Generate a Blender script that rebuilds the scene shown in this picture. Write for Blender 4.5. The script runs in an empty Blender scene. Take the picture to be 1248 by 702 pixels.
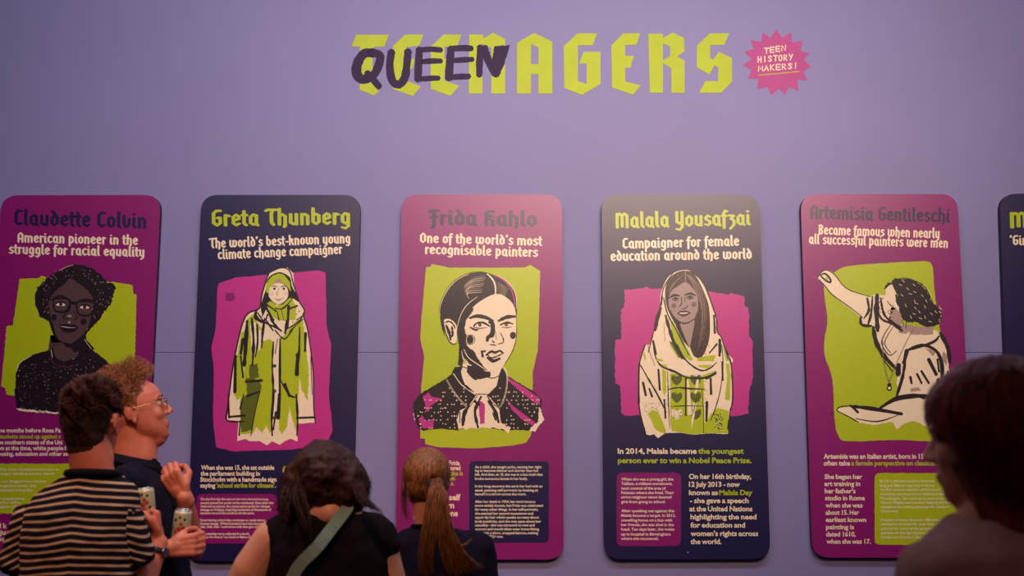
import bpy, bmesh, math, random
from mathutils import Vector, Matrix, Quaternion, noise as mnoise
from mathutils.geometry import tessellate_polygon, convex_hull_2d

C = bpy.context.scene.collection
PI = math.pi
# ------------------------------------------------------------------ camera
FPX, CAMH, PITCH = 1300.0, 1.68, math.atan(1300.0 / 9690.0)
cam_d = bpy.data.cameras.new('camera'); cam = bpy.data.objects.new('camera', cam_d); C.objects.link(cam)
cam.location = (0, 0, CAMH); cam.rotation_euler = (PI / 2 + PITCH, 0, 0)
cam_d.sensor_width = 36; cam_d.lens = FPX / 1248 * 36; cam_d.clip_start = 0.05
cam_d.dof.use_dof = True; cam_d.dof.focus_distance = 5.8; cam_d.dof.aperture_fstop = 3.6
bpy.context.scene.camera = cam
# ------------------------------------------------------------------ world, lights, exposure
w = bpy.data.worlds.new('world'); bpy.context.scene.world = w; w.use_nodes = True
w.node_tree.nodes['Background'].inputs[0].default_value = (0.05, 0.045, 0.06, 1)
w.node_tree.nodes['Background'].inputs[1].default_value = 0.3
vs = bpy.context.scene.view_settings
vs.view_transform = 'Standard'; vs.look = 'None'; vs.gamma = 1; vs.use_curve_mapping = False; vs.exposure = 0.0
def light(name, kind, loc, target, power, col, **kw):
    d = bpy.data.lights.new(name, kind); o = bpy.data.objects.new(name, d); C.objects.link(o)
    o.location = loc; o.rotation_euler = (Vector(target) - Vector(loc)).to_track_quat('-Z', 'Y').to_euler()
    d.energy = power; d.color = col
    for k, v in kw.items(): setattr(d, k, v)
    return o
light('wall_spot', 'AREA', (1.45, -0.3, 4.95), (0.45, 5.8, 3.0), 40, (1.0, 0.72, 0.52), shape='RECTANGLE', size=4.2, size_y=0.7, spread=math.radians(56))
light('wall_wash', 'AREA', (0.1, 2.9, 5.25), (0.0, 5.8, 1.0), 112, (0.76, 0.80, 1.0), shape='RECTANGLE', size=6.0, size_y=0.5, spread=math.radians(150))
light('people_key', 'SPOT', (-0.9, 0.9, 4.3), (-1.0, 3.4, 1.35), 200, (1.0, 0.44, 0.26),
      spot_size=math.radians(52), spot_blend=0.5, shadow_soft_size=0.2)
light('people_rim', 'SPOT', (-3.2, 3.3, 3.4), (-0.9, 3.35, 1.4), 60, (1.0, 0.45, 0.26),
      spot_size=math.radians(60), spot_blend=0.6, shadow_soft_size=0.2)
light('room_fill', 'AREA', (0, -2.5, 4.6), (0, 3, 1.3), 30, (1.0, 0.58, 0.52), shape='RECTANGLE', size=5, size_y=2)
# ------------------------------------------------------------------ helpers
def s2l(c):
    return tuple(((v / 255) / 12.92 if v / 255 <= 0.04045 else ((v / 255 + 0.055) / 1.055) ** 2.4) for v in c) + (1,)
MATS = {}
def mat(name, rgb, rough=0.5, var=0.06, scale=60, bump=0.0, metallic=0, spec=0.5, rgb2=None, sss=0, stretch=None, coat=0):
    if name in MATS: return MATS[name]
    m = bpy.data.materials.new(name); m.use_nodes = True; nt = m.node_tree; n = nt.nodes; L = nt.links
    b = n['Principled BSDF']
    tc = n.new('ShaderNodeTexCoord'); mp = n.new('ShaderNodeMapping'); L.new(tc.outputs['Object'], mp.inputs[0])
    if stretch: mp.inputs['Scale'].default_value = stretch
    nz = n.new('ShaderNodeTexNoise'); nz.inputs['Scale'].default_value = scale; nz.inputs['Detail'].default_value = 4
    L.new(mp.outputs[0], nz.inputs['Vector'])
    r = n.new('ShaderNodeValToRGB'); r.color_ramp.elements[0].position = 0.3; r.color_ramp.elements[1].position = 0.7
    c1 = s2l(rgb); c2 = s2l(rgb2) if rgb2 else tuple(min(1, v * (1 + var)) for v in c1[:3]) + (1,)
    if not rgb2: c1 = tuple(v * (1 - var) for v in c1[:3]) + (1,)
    r.color_ramp.elements[0].color = c1; r.color_ramp.elements[1].color = c2
    L.new(nz.outputs['Fac'], r.inputs[0]); L.new(r.outputs[0], b.inputs['Base Color'])
    b.inputs['Roughness'].default_value = rough; b.inputs['Metallic'].default_value = metallic
    b.inputs['Specular IOR Level'].default_value = spec; b.inputs['Coat Weight'].default_value = coat
    b.inputs['Coat Roughness'].default_value = 0.35
    if sss:
        b.inputs['Subsurface Weight'].default_value = sss; b.inputs['Subsurface Radius'].default_value = (0.02, 0.008, 0.004)
        b.inputs['Subsurface Scale'].default_value = 0.5
    if bump:
        bp = n.new('ShaderNodeBump'); bp.inputs['Strength'].default_value = bump; bp.inputs['Distance'].default_value = 0.002
        L.new(nz.outputs['Fac'], bp.inputs['Height']); L.new(bp.outputs[0], b.inputs['Normal'])
    MATS[name] = m
    return m
def link_mesh(name, verts, faces, mats, parent=None, midx=None, smooth=False):
    me = bpy.data.meshes.new(name); me.from_pydata(verts, [], faces)
    for m in (mats if isinstance(mats, (list, tuple)) else [mats]): me.materials.append(m)
    if midx: me.polygons.foreach_set('material_index', midx)
    if smooth: me.polygons.foreach_set('use_smooth', [True] * len(faces))
    me.update(); o = bpy.data.objects.new(name, me); C.objects.link(o)
    if parent: o.parent = parent
    return o
def thing(name, label, cat, loc=(0, 0, 0), group=None):
    o = bpy.data.objects.new(name, None); C.objects.link(o); o.location = loc; o.empty_display_size = 0.1
    o['label'] = label; o['category'] = cat
    if group: o['group'] = group
    return o
def tag(o, label, cat, group=None):
    o['label'] = label; o['category'] = cat
    if group: o['group'] = group
    return o
def box(name, lo, hi, m, parent=None, bevel=0):
    bm = bmesh.new(); bmesh.ops.create_cube(bm, size=1)
    for v in bm.verts: v.co = Vector([lo[i] + (v.co[i] + 0.5) * (hi[i] - lo[i]) for i in range(3)])
    if bevel: bmesh.ops.bevel(bm, geom=bm.edges[:], offset=bevel, segments=2, affect='EDGES')
    me = bpy.data.meshes.new(name); bm.to_mesh(me); bm.free(); me.materials.append(m)
    o = bpy.data.objects.new(name, me); C.objects.link(o)
    if parent: o.parent = parent
    return o
_f = Vector((0, math.cos(PITCH), math.sin(PITCH))); _u = Vector((0, -math.sin(PITCH), math.cos(PITCH)))
def P(px, py, Y):                     # the point at distance Y into the room seen at photo pixel (px, py)
    d = _f * FPX + Vector((1, 0, 0)) * (px - 624) - _u * (py - 351)
    return Vector((0, 0, CAMH)) + d * (Y / d.y)
def PX(v):                            # metre per pixel at depth
    return v / (FPX / math.cos(PITCH))

# ------------------------------------------------------------------ the room
WY = 5.80
def wall_mat():
    m = mat('violet_wall_paint', (134, 125, 166), rough=0.55, var=0.035, scale=1.3, spec=0.4)
    nt = m.node_tree; n = nt.nodes; L = nt.links
    nz = n.new('ShaderNodeTexNoise'); nz.inputs['Scale'].default_value = 220; nz.inputs['Detail'].default_value = 3
    bp = n.new('ShaderNodeBump'); bp.inputs['Strength'].default_value = 0.15; bp.inputs['Distance'].default_value = 0.001
    L.new(nz.outputs['Fac'], bp.inputs['Height']); L.new(bp.outputs[0], n['Principled BSDF'].inputs['Normal'])
    return m
MW = wall_mat(); DARK = mat('dark_gallery_paint', (46, 40, 58), rough=0.8); CARP = mat('dark_carpet', (44, 36, 46), rough=0.95, scale=300, bump=0.4)
SEAM = P(624, 429.5, WY).z
def struct(o): o['kind'] = 'structure'; return o
wb = struct(box('wall_back', (-4.6, WY + 0.02, 0), (4.6, WY + 0.14, 5.4), DARK))
for z0, z1 in ((0.0, SEAM - 0.0009), (SEAM + 0.0009, 5.4)):
    box('panel', (-4.6, WY, z0), (4.6, WY + 0.0199, z1), MW, wb, bevel=0.001)
struct(box('floor', (-4.6, -4.5, -0.1), (4.6, WY + 0.14, 0.0), CARP))
struct(box('ceiling', (-4.6, -4.5, 5.4), (4.6, WY + 0.14, 5.5), DARK))
struct(box('wall_left', (-4.72, -4.5, 0), (-4.6, WY + 0.14, 5.4), DARK))
struct(box('wall_right', (4.6, -4.5, 0), (4.72, WY + 0.14, 5.4), DARK))
struct(box('wall_rear', (-4.6, -4.62, 0), (4.6, -4.5, 5.4), DARK))

# ------------------------------------------------------------------ flat print: polygons and brush strokes laid on a plane
INK = dict(
    lime=(180, 190, 8), plum=(138, 0, 100), navy=(20, 6, 64), pink=(196, 40, 130), cream=(250, 222, 182),
    black=(24, 8, 22), brown=(86, 56, 58), brown2=(64, 38, 42), tan=(178, 142, 126), skin=(166, 136, 126), olive=(92, 100, 14), hair=(58, 32, 28))
def ink(k): return mat('print_' + k, INK[k], rough=0.38, var=0.03, scale=25, spec=0.8)
def catmull(p, closed, k=5):
    n = len(p); out = []
    rng = range(n) if closed else range(n - 1)
    for i in rng:
        g = (lambda j: p[j % n]) if closed else (lambda j: p[max(0, min(n - 1, j))])
        a, b, c, d = g(i - 1), g(i), g(i + 1), g(i + 2)
        for s in range(k):
            t = s / k
            out.append(tuple(0.5 * (2 * b[q] + (c[q] - a[q]) * t + (2 * a[q] - 5 * b[q] + 4 * c[q] - d[q]) * t * t + (3 * b[q] - a[q] - 3 * c[q] + d[q]) * t ** 3) for q in (0, 1)))
    if not closed: out.append(p[-1])
    return out
def wpos(o):
    v = Vector()
    while o: v = v + o.location; o = o.parent
    return v
class Art:
    def __init__(s, Y, org=(0, 0), sc=1.0, seed=1):
        s.Y = Y; s.V = []; s.F = []; s.M = []; s.mats = []; s.org = org; s.sc = sc; s.r = random.Random(seed)
    def fr(s, ox, oy, sc): s.org = (ox, oy); s.sc = sc; return s
    def mi(s, k):
        m = ink(k)
        if m not in s.mats: s.mats.append(m)
        return s.mats.index(m)
    def add(s, pts, faces, k, layer):
        b = len(s.V); s.j = (getattr(s, 'j', 0) + 1) % 18; jz = s.j * 1.5e-5
        for x, y in pts: s.V.append(P(s.org[0] + x / s.sc, s.org[1] + y / s.sc, s.Y - 0.0003 * layer - jz))
        i = s.mi(k)
        for f in faces: s.F.append([b + q for q in f]); s.M.append(i)
    def poly(s, pts, k, layer=1, sm=False, jag=0, step=8):
        if sm: pts = catmull(pts, True)
        if jag:
            o = []
            for i in range(len(pts)):
                a, b = pts[i], pts[(i + 1) % len(pts)]; d = math.hypot(b[0] - a[0], b[1] - a[1]); n = max(1, int(d / step))
                for j in range(n):
                    t = j / n; o.append((a[0] + (b[0] - a[0]) * t + s.r.uniform(-jag, jag), a[1] + (b[1] - a[1]) * t + s.r.uniform(-jag, jag)))
            pts = o
        tr = tessellate_polygon([[Vector((x, y, 0)) for x, y in pts]])
        s.add(pts, tr, k, layer)
    def line(s, pts, w, k, layer=3, sm=True, ends=0.5, rough=0):
        if k == 'black': w *= 1.5
        if sm and len(pts) > 2: pts = catmull(pts, False, 4)
        n = len(pts); L = []; R = []
        for i, (x, y) in enumerate(pts):
            a = pts[max(0, i - 1)]; b = pts[min(n - 1, i + 1)]; dx, dy = b[0] - a[0], b[1] - a[1]; d = math.hypot(dx, dy) or 1
            t = i / (n - 1) if n > 1 else 0; ww = w / 2 * (ends + (1 - ends) * math.sin(PI * min(1, max(0, 0.08 + 0.84 * t)))) if ends < 1 else w / 2
            if rough: ww *= 1 + s.r.uniform(-rough, rough)
            L.append((x - dy / d * ww, y + dx / d * ww)); R.append((x + dy / d * ww, y - dx / d * ww))
        for i in range(n - 1): s.add([L[i], L[i + 1], R[i + 1], R[i]], [(0, 1, 2), (0, 2, 3)], k, layer)
        if ends >= 0.5:
            for q in (0, n - 1): s.dot(pts[q], (w / 2) * (1 if ends >= 1 else ends + 0.2), k, layer, 7)
    def dot(s, c, r, k, layer=3, n=12, ry=None, rot=0):
        ry = ry or r; p = [(c[0] + math.cos(a) * r * math.cos(rot) - math.sin(a) * ry * math.sin(rot), c[1] + math.cos(a) * r * math.sin(rot) + math.sin(a) * ry * math.cos(rot)) for a in [2 * PI * i / n for i in range(n)]]
        s.add(p, [(0, i, i + 1) for i in range(1, n - 1)], k, layer)
    def ring(s, c, r, w, k, layer=3, n=20, ry=None):
        ry = ry or r
        for i in range(n):
            a, b = 2 * PI * i / n, 2 * PI * (i + 1) / n
            s.add([(c[0] + math.cos(t) * q, c[1] + math.sin(t) * (q - r + ry)) for t, q in ((a, r - w / 2), (b, r - w / 2), (b, r + w / 2), (a, r + w / 2))], [(0, 1, 2), (0, 2, 3)], k, layer)
    def build(s, name, parent):
        WP = wpos(parent)
        # faces turned to the room
        for i, f in enumerate(s.F):
            a, b, c = s.V[f[0]], s.V[f[1]], s.V[f[2]]
            if (b - a).cross(c - a).y > 0: s.F[i] = f[::-1]
        o = link_mesh(name, [tuple(v - WP) for v in s.V], s.F, s.mats, parent, s.M)
        if 'text' in name or name == 'subtitle_lettering': o['kind'] = 'stuff'
        return o

# blackletter drawn with a diamond nib: skeleton strokes per letter (x-height = 1)
n_, BL = None, {}
def G(ch, adv, *st): BL[ch] = (adv, st)
O_ = [(.14, .72), (.14, .25), (.35, .08), (.56, .25), (.56, .75), (.35, .92), (.14, .72)]
G('n', .82, [(.14, .06), (.14, .90)], [(.14, .72), (.36, .9), (.56, .75), (.56, .06)])
G('m', 1.24, [(.14, .06), (.14, .90)], [(.14, .72), (.36, .9), (.56, .75), (.56, .06)], [(.56, .72), (.78, .9), (.98, .75), (.98, .06)])
G('u', .82, [(.14, .90), (.14, .22), (.34, .08), (.56, .25)], [(.56, .9), (.56, .06)])
G('o', .80, O_)
G('a', .84, O_, [(.56, .85), (.56, .14), (.66, .04)])
G('e', .76, [(.14, .45), (.54, .58), (.54, .76), (.35, .92), (.14, .75), (.14, .25), (.35, .08), (.56, .2)])
G('c', .70, [(.52, .82), (.35, .92), (.14, .75), (.14, .25), (.35, .08), (.54, .18)])
G('d', .80, O_, [(.56, .75), (.2, 1.3)])
G('b', .80, [(.14, 1.35), (.14, .25), (.35, .08), (.56, .25), (.56, .75), (.36, .9), (.14, .75)])
G('h', .82, [(.14, 1.35), (.14, .06)], [(.14, .72), (.36, .9), (.56, .75), (.56, .0), (.5, -.12)])
G('l', .44, [(.14, 1.35), (.14, .2), (.26, .06)])
G('i', .44, [(.14, .88), (.14, .2), (.26, .06)], [(.13, 1.19), (.15, 1.21)])
G('t', .50, [(.16, 1.2), (.16, .22), (.32, .06)], [(.02, .88), (.36, .88)])
G('r', .58, [(.14, .90), (.14, .06)], [(.14, .70), (.30, .88), (.42, .82)])
G('s', .70, [(.5, .82), (.32, .92), (.14, .75), (.2, .58), (.48, .42), (.52, .25), (.32, .08), (.12, .16)])
G('f', .48, [(.16, -.2), (.16, 1.1), (.28, 1.32), (.42, 1.26)], [(.0, .86), (.36, .86)])
G('g', .82, O_, [(.56, .85), (.56, -.12), (.35, -.32), (.14, -.24)])
G('p', .80, [(.14, .95), (.14, -.3)], O_)
G('q', .82, O_, [(.56, .85), (.56, -.3)])
G('y', .82, [(.14, .90), (.14, .25), (.34, .08), (.56, .25)], [(.56, .9), (.56, -.1), (.28, -.32)])
G('v', .78, [(.10, 1.04), (.14, .85), (.14, .28), (.35, .08), (.54, .3), (.54, .80)])
G('w', 1.22, [(.14, .95), (.14, .25), (.34, .08), (.56, .25), (.76, .08), (.98, .28), (.98, .78), (.8, .92)], [(.56, .9), (.56, .2)])
G('k', .80, [(.14, 1.35), (.14, .06)], [(.16, .62), (.34, .88), (.54, .80), (.46, .6), (.2, .52)], [(.34, .52), (.54, .32), (.6, .06)])
G('z', .74, [(.12, .88), (.52, .86), (.3, .6), (.54, .42), (.54, .1), (.22, -.26)])
G('-', .5, [(.12, .5), (.36, .5)])
G("'", .36, [(.16, 1.3), (.12, 1.1)])
G(' ', .42)
G('A', .90, [(.16, .05), (.16, 1.02), (.42, 1.28), (.66, 1.05), (.66, .05)], [(.16, .5), (.66, .5)])
G('B', .86, [(.16, .1), (.16, 1.25)], [(.1, 1.22), (.4, 1.28), (.6, 1.08), (.56, .82), (.2, .68)], [(.3, .68), (.6, .5), (.6, .25), (.4, .08), (.16, .12)])
G('C', .80, [(.62, 1.24), (.36, 1.28), (.16, 1.05), (.16, .3), (.38, .08), (.6, .2)])
G('G', .88, [(.66, 1.26), (.36, 1.26), (.16, 1.05), (.16, .3), (.40, .08), (.64, .25), (.64, .7), (.44, .68)])
G('T', .84, [(.0, 1.20), (.14, 1.28), (.76, 1.28)], [(.46, 1.2), (.40, .95), (.40, .28), (.54, .06)])
G('F', .72, [(.04, 1.1), (.16, 1.27), (.6, 1.25)], [(.3, 1.2), (.3, -.1), (.2, -.26)], [(.08, .66), (.52, .7)])
G('K', .86, [(.16, 1.05), (.16, .05)], [(.1, 1.1), (.3, 1.27), (.64, 1.25)], [(.18, .7), (.42, .9), (.58, .78)], [(.3, .62), (.58, .5), (.6, .05)])
G('M', 1.26, [(.14, 1.26), (.14, .05)], [(.14, 1.08), (.36, 1.26), (.56, 1.06), (.56, .12)], [(.56, 1.08), (.78, 1.26), (.98, 1.06), (.98, .05)])
G('Y', .86, [(.16, 1.3), (.16, .45), (.36, .28), (.6, .45)], [(.6, 1.3), (.6, -.02), (.38, -.26), (.14, -.2)])
G('O', .92, [(.16, 1.0), (.16, .3), (.40, .08), (.66, .3), (.66, 1.05), (.42, 1.28), (.16, 1.0)])
def blackletter(art, text, x0, y0, x1, y1, xh, k, layer=2, nw=.135, nh=.105, each=None):
    nib = [(-nw, nh * .25), (-nw * .25, nh), (nw, nh * .35), (nw, -nh * .25), (nw * .25, -nh), (-nw, -nh * .35)]
    tot = sum(BL[c][0] for c in text) - .14; d = math.hypot(x1 - x0, y1 - y0); ux, uy = (x1 - x0) / d, (y1 - y0) / d
    sx = d / tot; cx = 0
    for c in text:
        adv, st = BL[c]
        if each and st: art = Art(BY)
        for p in st:
            for a, b in zip(p, p[1:]):
                pts = [Vector((q[0] + m[0], q[1] + m[1])) for q in (a, b) for m in nib]
                h = [pts[i] for i in convex_hull_2d(pts)]
                pp = [(x0 + ux * (cx + v.x) * sx + uy * v.y * xh, y0 + uy * (cx + v.x) * sx - ux * v.y * xh) for v in h]
                art.add(pp, [(0, i, i + 1) for i in range(1, len(pp) - 1)], k, layer)
        cx += adv
        if each and st: art.build('letter', each)
# grotesque body copy from the built-in font
_tc = bpy.data.curves.new('type', 'FONT'); _to = bpy.data.objects.new('type', _tc); C.objects.link(_to)
_tc.resolution_u = 3
def body(art, text, x0, y0, x1, cap, k='cream', layer=2, y1=None, off=0.030):
    y1 = y0 if y1 is None else y1
    _tc.body = text; _tc.offset = off; _tc.space_word = 0.8; _tc.space_character = 1.0
    bpy.context.view_layer.update(); dg = bpy.context.evaluated_depsgraph_get(); e = _to.evaluated_get(dg); me = e.to_mesh()
    co = [v.co.copy() for v in me.vertices]; xs = [v.x for v in co]
    if not co: return
    a, b = min(xs), max(xs); sx = (x1 - x0) / (b - a); sy = cap / 0.72; sl = (y1 - y0) / (x1 - x0)
    pts = [(x0 + (v.x - a) * sx, y0 + (v.x - a) * sx * sl - v.y * sy) for v in co]
    art.add(pts, [list(p.vertices) for p in me.polygons], k, layer); e.to_mesh_clear()
# ------------------------------------------------------------------ the six upright panels
BY = WY - 0.035                     # printed face of the boards
def quad_round(q, r):
    out = []; n = 4
    for i in range(n):
        p, a, b = Vector(q[i]), Vector(q[i - 1]), Vector(q[(i + 1) % n])
        da, db = (a - p).normalized(), (b - p).normalized(); s, e = p + da * r, p + db * r
        for j in range(9):
            t = j / 8; t2 = 1 - t
            out.append(s * t2 * t2 + p * 2 * t * t2 * 0.92 + p * 2 * t * t2 * 0.08 + e * t * t)
    return [tuple(v) for v in out]
def panel(q, colour, label):
    c = P(sum(p[0] for p in q) / 4, q[2][1], WY)
    root = thing('exhibition_panel', label, 'panel', (c.x, WY, c.z), 'tall printed panels on the violet wall')
    out = quad_round(q, 21); m = ink(colour); front = [P(x, y, BY) for x, y in out]; n = len(front)
    V = [f - root.location for f in front] + [Vector((f.x, WY - 0.0005, f.z)) - root.location for f in front]
    bm = bmesh.new(); vs_ = [bm.verts.new(v) for v in V]
    bm.faces.new(vs_[:n][::-1]); bm.faces.new(vs_[n:])
    for i in range(n): bm.faces.new([vs_[i], vs_[(i + 1) % n], vs_[n + (i + 1) % n], vs_[n + i]])
    bmesh.ops.recalc_face_normals(bm, faces=bm.faces[:])
    me = bpy.data.meshes.new('board'); bm.to_mesh(me); bm.free(); me.materials.append(m); me.materials.append(mat('board_edge', (40, 20, 48), rough=0.6))
    for p in me.polygons: p.material_index = 0 if abs(p.normal.y) > 0.5 else 1
    o = bpy.data.objects.new('board', me); C.objects.link(o); o.parent = root
    return root
def A(seed=1): return Art(BY, seed=seed)
def rbox(art, x0, y0, x1, y1, r, k, layer=1):
    q = quad_round([(x0, y0), (x1, y0), (x1, y1), (x0, y1)], r); art.poly(q, k, layer, jag=0.3, step=4)
def heading(root, title, tk, subs, xh, sxh=8.8):
    e = bpy.data.objects.new('title_lettering', None); C.objects.link(e); e.parent = root
    blackletter(None, title[0], *title[1:], xh, tk, each=e)
    a = A()
    for s in subs: blackletter(a, s[0], *s[1:], sxh, 'cream')
    a.build('subtitle_lettering', root)
# ---- panel 1
p1 = panel([(1.5, 238), (196, 237.5), (174, 682), (-21, 682)], 'plum', 'plum panel at the far left with navy lettering and a woman in round glasses')
heading(p1, ('Claudette Colvin', 16.8, 274.3, 177.8, 278.5), 'navy', [('American pioneer in the', 21, 295.3, 167.5, 298.6), ('struggle for racial equality', 10.8, 309.3, 175.7, 313)], 14.0, 9)
a = A(3).fr(0, 310, 3.345)
a.poly([(80, 100), (160, 97), (165, 88), (185, 92), (190, 108), (300, 115), (460, 112), (540, 125), (543, 160), (557, 165), (550, 420), (545, 560), (400, 575), (60, 578), (25, 570), (22, 545), (5, 538), (27, 292), (52, 290)], 'lime', 1, jag=1.8)
a.build('green_backdrop', p1)
a = A(5).fr(0, 310, 3.345)
a.poly([(215, 380), (190, 393), (130, 410), (82, 440), (66, 480), (60, 560), (68, 628), (130, 640), (240, 655), (330, 660), (480, 640), (500, 560), (475, 478), (430, 430), (370, 385), (345, 350), (300, 430)], 'black', 3, jag=1.6)
a.poly([(196, 392), (205, 330), (214, 395), (228, 425), (262, 438), (310, 420), (345, 380), (350, 320)], 'brown', 4)
a.poly([(250, 355), (290, 365), (350, 320), (352, 348), (385, 385), (340, 420), (318, 412), (322, 395), (300, 400), (290, 380), (270, 378)], 'black', 5, jag=1)
a.line([(212, 385), (222, 425), (262, 445), (312, 430), (350, 395)], 10, 'black', 5)
a.line([(206, 395), (216, 440), (262, 460), (320, 446)], 2, 'plum', 5)
a.line([(345, 348), (372, 385)], 3, 'cream', 6); a.line([(208, 388), (214, 420)], 3, 'cream', 6)
for i in range(420):
    x = a.r.uniform(75, 480); y = a.r.uniform(400, 640)
    if 215 < x < 345 and y < 440: continue
    if y < 400 + abs(x - 280) * 0.30: continue
    if a.r.random() < 0.45 and 110 < x < 420 and y > 470: continue
    t = a.r.uniform(0, PI); l = a.r.uniform(1.5, 5); a.line([(x, y), (x + math.cos(t) * l, y + math.sin(t) * l)], 1.1, 'tan' if i % 3 else 'cream', 6, ends=1)
a.line([(66, 480), (82, 442), (130, 412)], 2.2, 'cream', 6)
for x in range(70, 330, 7): a.line([(x, 630 + (x - 70) * .09 + a.r.uniform(-3, 3)), (x + 9, 636 + (x - 70) * .09)], a.r.uniform(3, 9), 'cream', 6, ends=.6)
a.fr(30, 315, 5.85)
a.poly([(350, 42), (430, 50), (500, 80), (560, 130), (590, 172), (630, 180), (648, 212), (630, 270), (610, 330), (560, 390), (540, 430), (500, 470), (470, 482), (300, 520), (190, 470), (160, 440), (112, 420), (95, 380), (70, 330), (75, 270), (90, 210), (140, 160), (190, 118), (240, 88), (300, 58)], 'black', 3, jag=6, step=14)
a.poly([(285, 185), (315, 145), (345, 150), (380, 175), (440, 195), (470, 250), (500, 330), (485, 400), (440, 520), (400, 575), (330, 602), (262, 592), (210, 550), (182, 480), (165, 400), (172, 320), (190, 270), (240, 215)], 'brown', 4, sm=True)
a.poly([(380, 175), (500, 190), (540, 330), (500, 470), (440, 535), (430, 590), (350, 600), (400, 560), (450, 500), (470, 430), (480, 400), (505, 300), (470, 250), (420, 200)], 'black', 5, jag=3)
a.poly([(172, 320), (165, 400), (185, 490), (210, 555), (250, 590), (225, 545), (205, 480), (185, 420)], 'black', 5)
for c, rx, ry in (((262, 335), 58, 45), ((432, 358), 62, 47)):
    a.line([(c[0] - rx, c[1] - ry), (c[0] - rx * .9, c[1] + ry * .5), (c[0] - rx * .4, c[1] + ry), (c[0] + rx * .4, c[1] + ry), (c[0] + rx * .9, c[1] + ry * .3), (c[0] + rx, c[1] - ry * .9), (c[0], c[1] - ry * 1.12), (c[0] - rx, c[1] - ry)], 11, 'black', 6)
a.line([(318, 312), (345, 318), (372, 322)], 16, 'black', 6); a.line([(160, 285), (205, 295)], 10, 'black', 6)
a.line([(205, 282), (255, 268), (315, 290)], 10, 'black', 5); a.line([(390, 300), (440, 292), (490, 300)], 10, 'black', 5)
for x, y in ((258, 326), (428, 346)):
    a.poly([(x - 34, y + 4), (x - 15, y - 8), (x + 16, y - 7), (x + 34, y + 7), (x + 12, y + 12), (x - 16, y + 11)], 'cream', 5, sm=True)
    a.dot((x, y), 13, 'brown2', 6); a.dot((x, y), 6, 'black', 7); a.line([(x - 38, y), (x - 15, y - 16), (x + 18, y - 14), (x + 38, y + 5)], 7, 'black', 7)
a.line([(330, 340), (318, 370), (275, 415), (290, 430), (310, 428)], 6, 'black', 5); a.line([(345, 435), (368, 430), (372, 412), (345, 370)], 5, 'black', 5)
a.dot((320, 410), 17, 'skin', 5, ry=8); a.dot((318, 455), 9, 'tan', 5, ry=9)
a.poly([(245, 480), (290, 466), (320, 472), (350, 470), (382, 492), (350, 524), (305, 530), (266, 508)], 'black', 5, sm=True)
a.poly([(252, 482), (290, 484), (330, 490), (370, 493), (330, 497), (285, 493)], 'tan', 6, sm=True); a.line([(265, 515), (300, 530), (345, 524)], 9, 'brown2', 6)
a.dot((209, 420), 20, 'black', 5, ry=24); a.dot((420, 450), 21, 'black', 6, ry=24)
for i in range(170):
    t = a.r.uniform(0, 2 * PI); q = a.r.uniform(.62, .97); x = 352 + math.cos(t) * 275 * q; y = 260 + math.sin(t) * 205 * q
    if y > 440 or (180 < x < 480 and y > 180): continue
    u = a.r.uniform(0, PI); a.line([(x, y), (x + math.cos(u) * 9, y + math.sin(u) * 9)], 3, ('brown', 'brown2', 'tan', 'skin')[i % 4], 6, ends=1)
a.line([(245, 88), (300, 60), (350, 46)], 3, 'cream', 6); a.line([(540, 432), (560, 400)], 3, 'cream', 6)
a.build('portrait_print', p1)
a = A()
for t, x0, x1, y, k in (('Nine months before Rosa Pa', -8, 74, 526.9, 'cream'), ('Claudette stood up against s', -6, 74, 534.3, 'lime'), ('the southern states of the Uni', -5, 76, 541.4, 'cream'),
                        ('laws at the time, white people h', -7, 82, 548.5, 'cream'), ('housing, education and other se', -6, 83, 555.4, 'cream'), ('l k', 0, 8.5, 643.8, 'cream'), ('d ju', -7, 7, 651.7, 'cream'), ('like', -6, 7, 659.5, 'cream')):
    body(a, t, x0, y, x1, 5.2 if y < 600 else 6.2, k)
a.build('body_text', p1)
a = A(2); a.poly([(-13, 565), (170, 565), (166, 626), (-15, 626)], 'lime', 1, jag=.4, step=3); a.build('text_box', p1)
a = A()
for t, x0, x1, y in (("In 1955, when Claudette's white bus dr", -8, 72, 573.5), ('passenger standing nearby, she re', -8, 66, 578.7), ('She was dragged from the bus', -7, 56, 588), ('segregation laws, she', -8, 44, 593.5), ('be pleaded not guilty', -7, 40, 598.7), ('By explaining', -5, 30, 609), ('Parks, who', -5, 25, 613.8), ('pages of', -6, 20, 618.8)):
    body(a, t, x0, y, x1, 3.1, 'cream', 3, off=.022)
a.build('small_text', p1)
# ---- panel 2
p2 = panel([(245.5, 237.5), (439.5, 237.5), (429, 684), (227, 684)], 'navy', 'navy panel with a figure in a green raincoat on a pink patch')
heading(p2, ('Greta Thunberg', 257.8, 276, 426.5, 273.4), 'lime', [("The world's best-known young", 255.6, 302.6, 426.8, 296.2), ('climate change campaigner', 265.7, 316.2, 416.8, 309.4)], 15, 9)
a = A(4).fr(240, 310, 2.81)
a.poly([(75, 100), (130, 80), (250, 68), (420, 55), (440, 62), (445, 250), (460, 310), (452, 480), (465, 600), (450, 640), (420, 655), (330, 668), (120, 675), (65, 660), (55, 560), (58, 400), (50, 320), (65, 250), (70, 120)], 'pink', 1, jag=1, step=14)
a.poly([(98, 135), (125, 132), (132, 150), (118, 162), (100, 158)], 'plum', 2, jag=2); a.dot((88, 630), 3, 'plum', 2); a.line([(395, 600), (435, 598)], 2, 'plum', 2); a.line([(408, 612), (425, 612)], 2, 'plum', 2)
a.build('pink_backdrop', p2)
a = A(6).fr(240, 310, 2.81)
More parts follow.
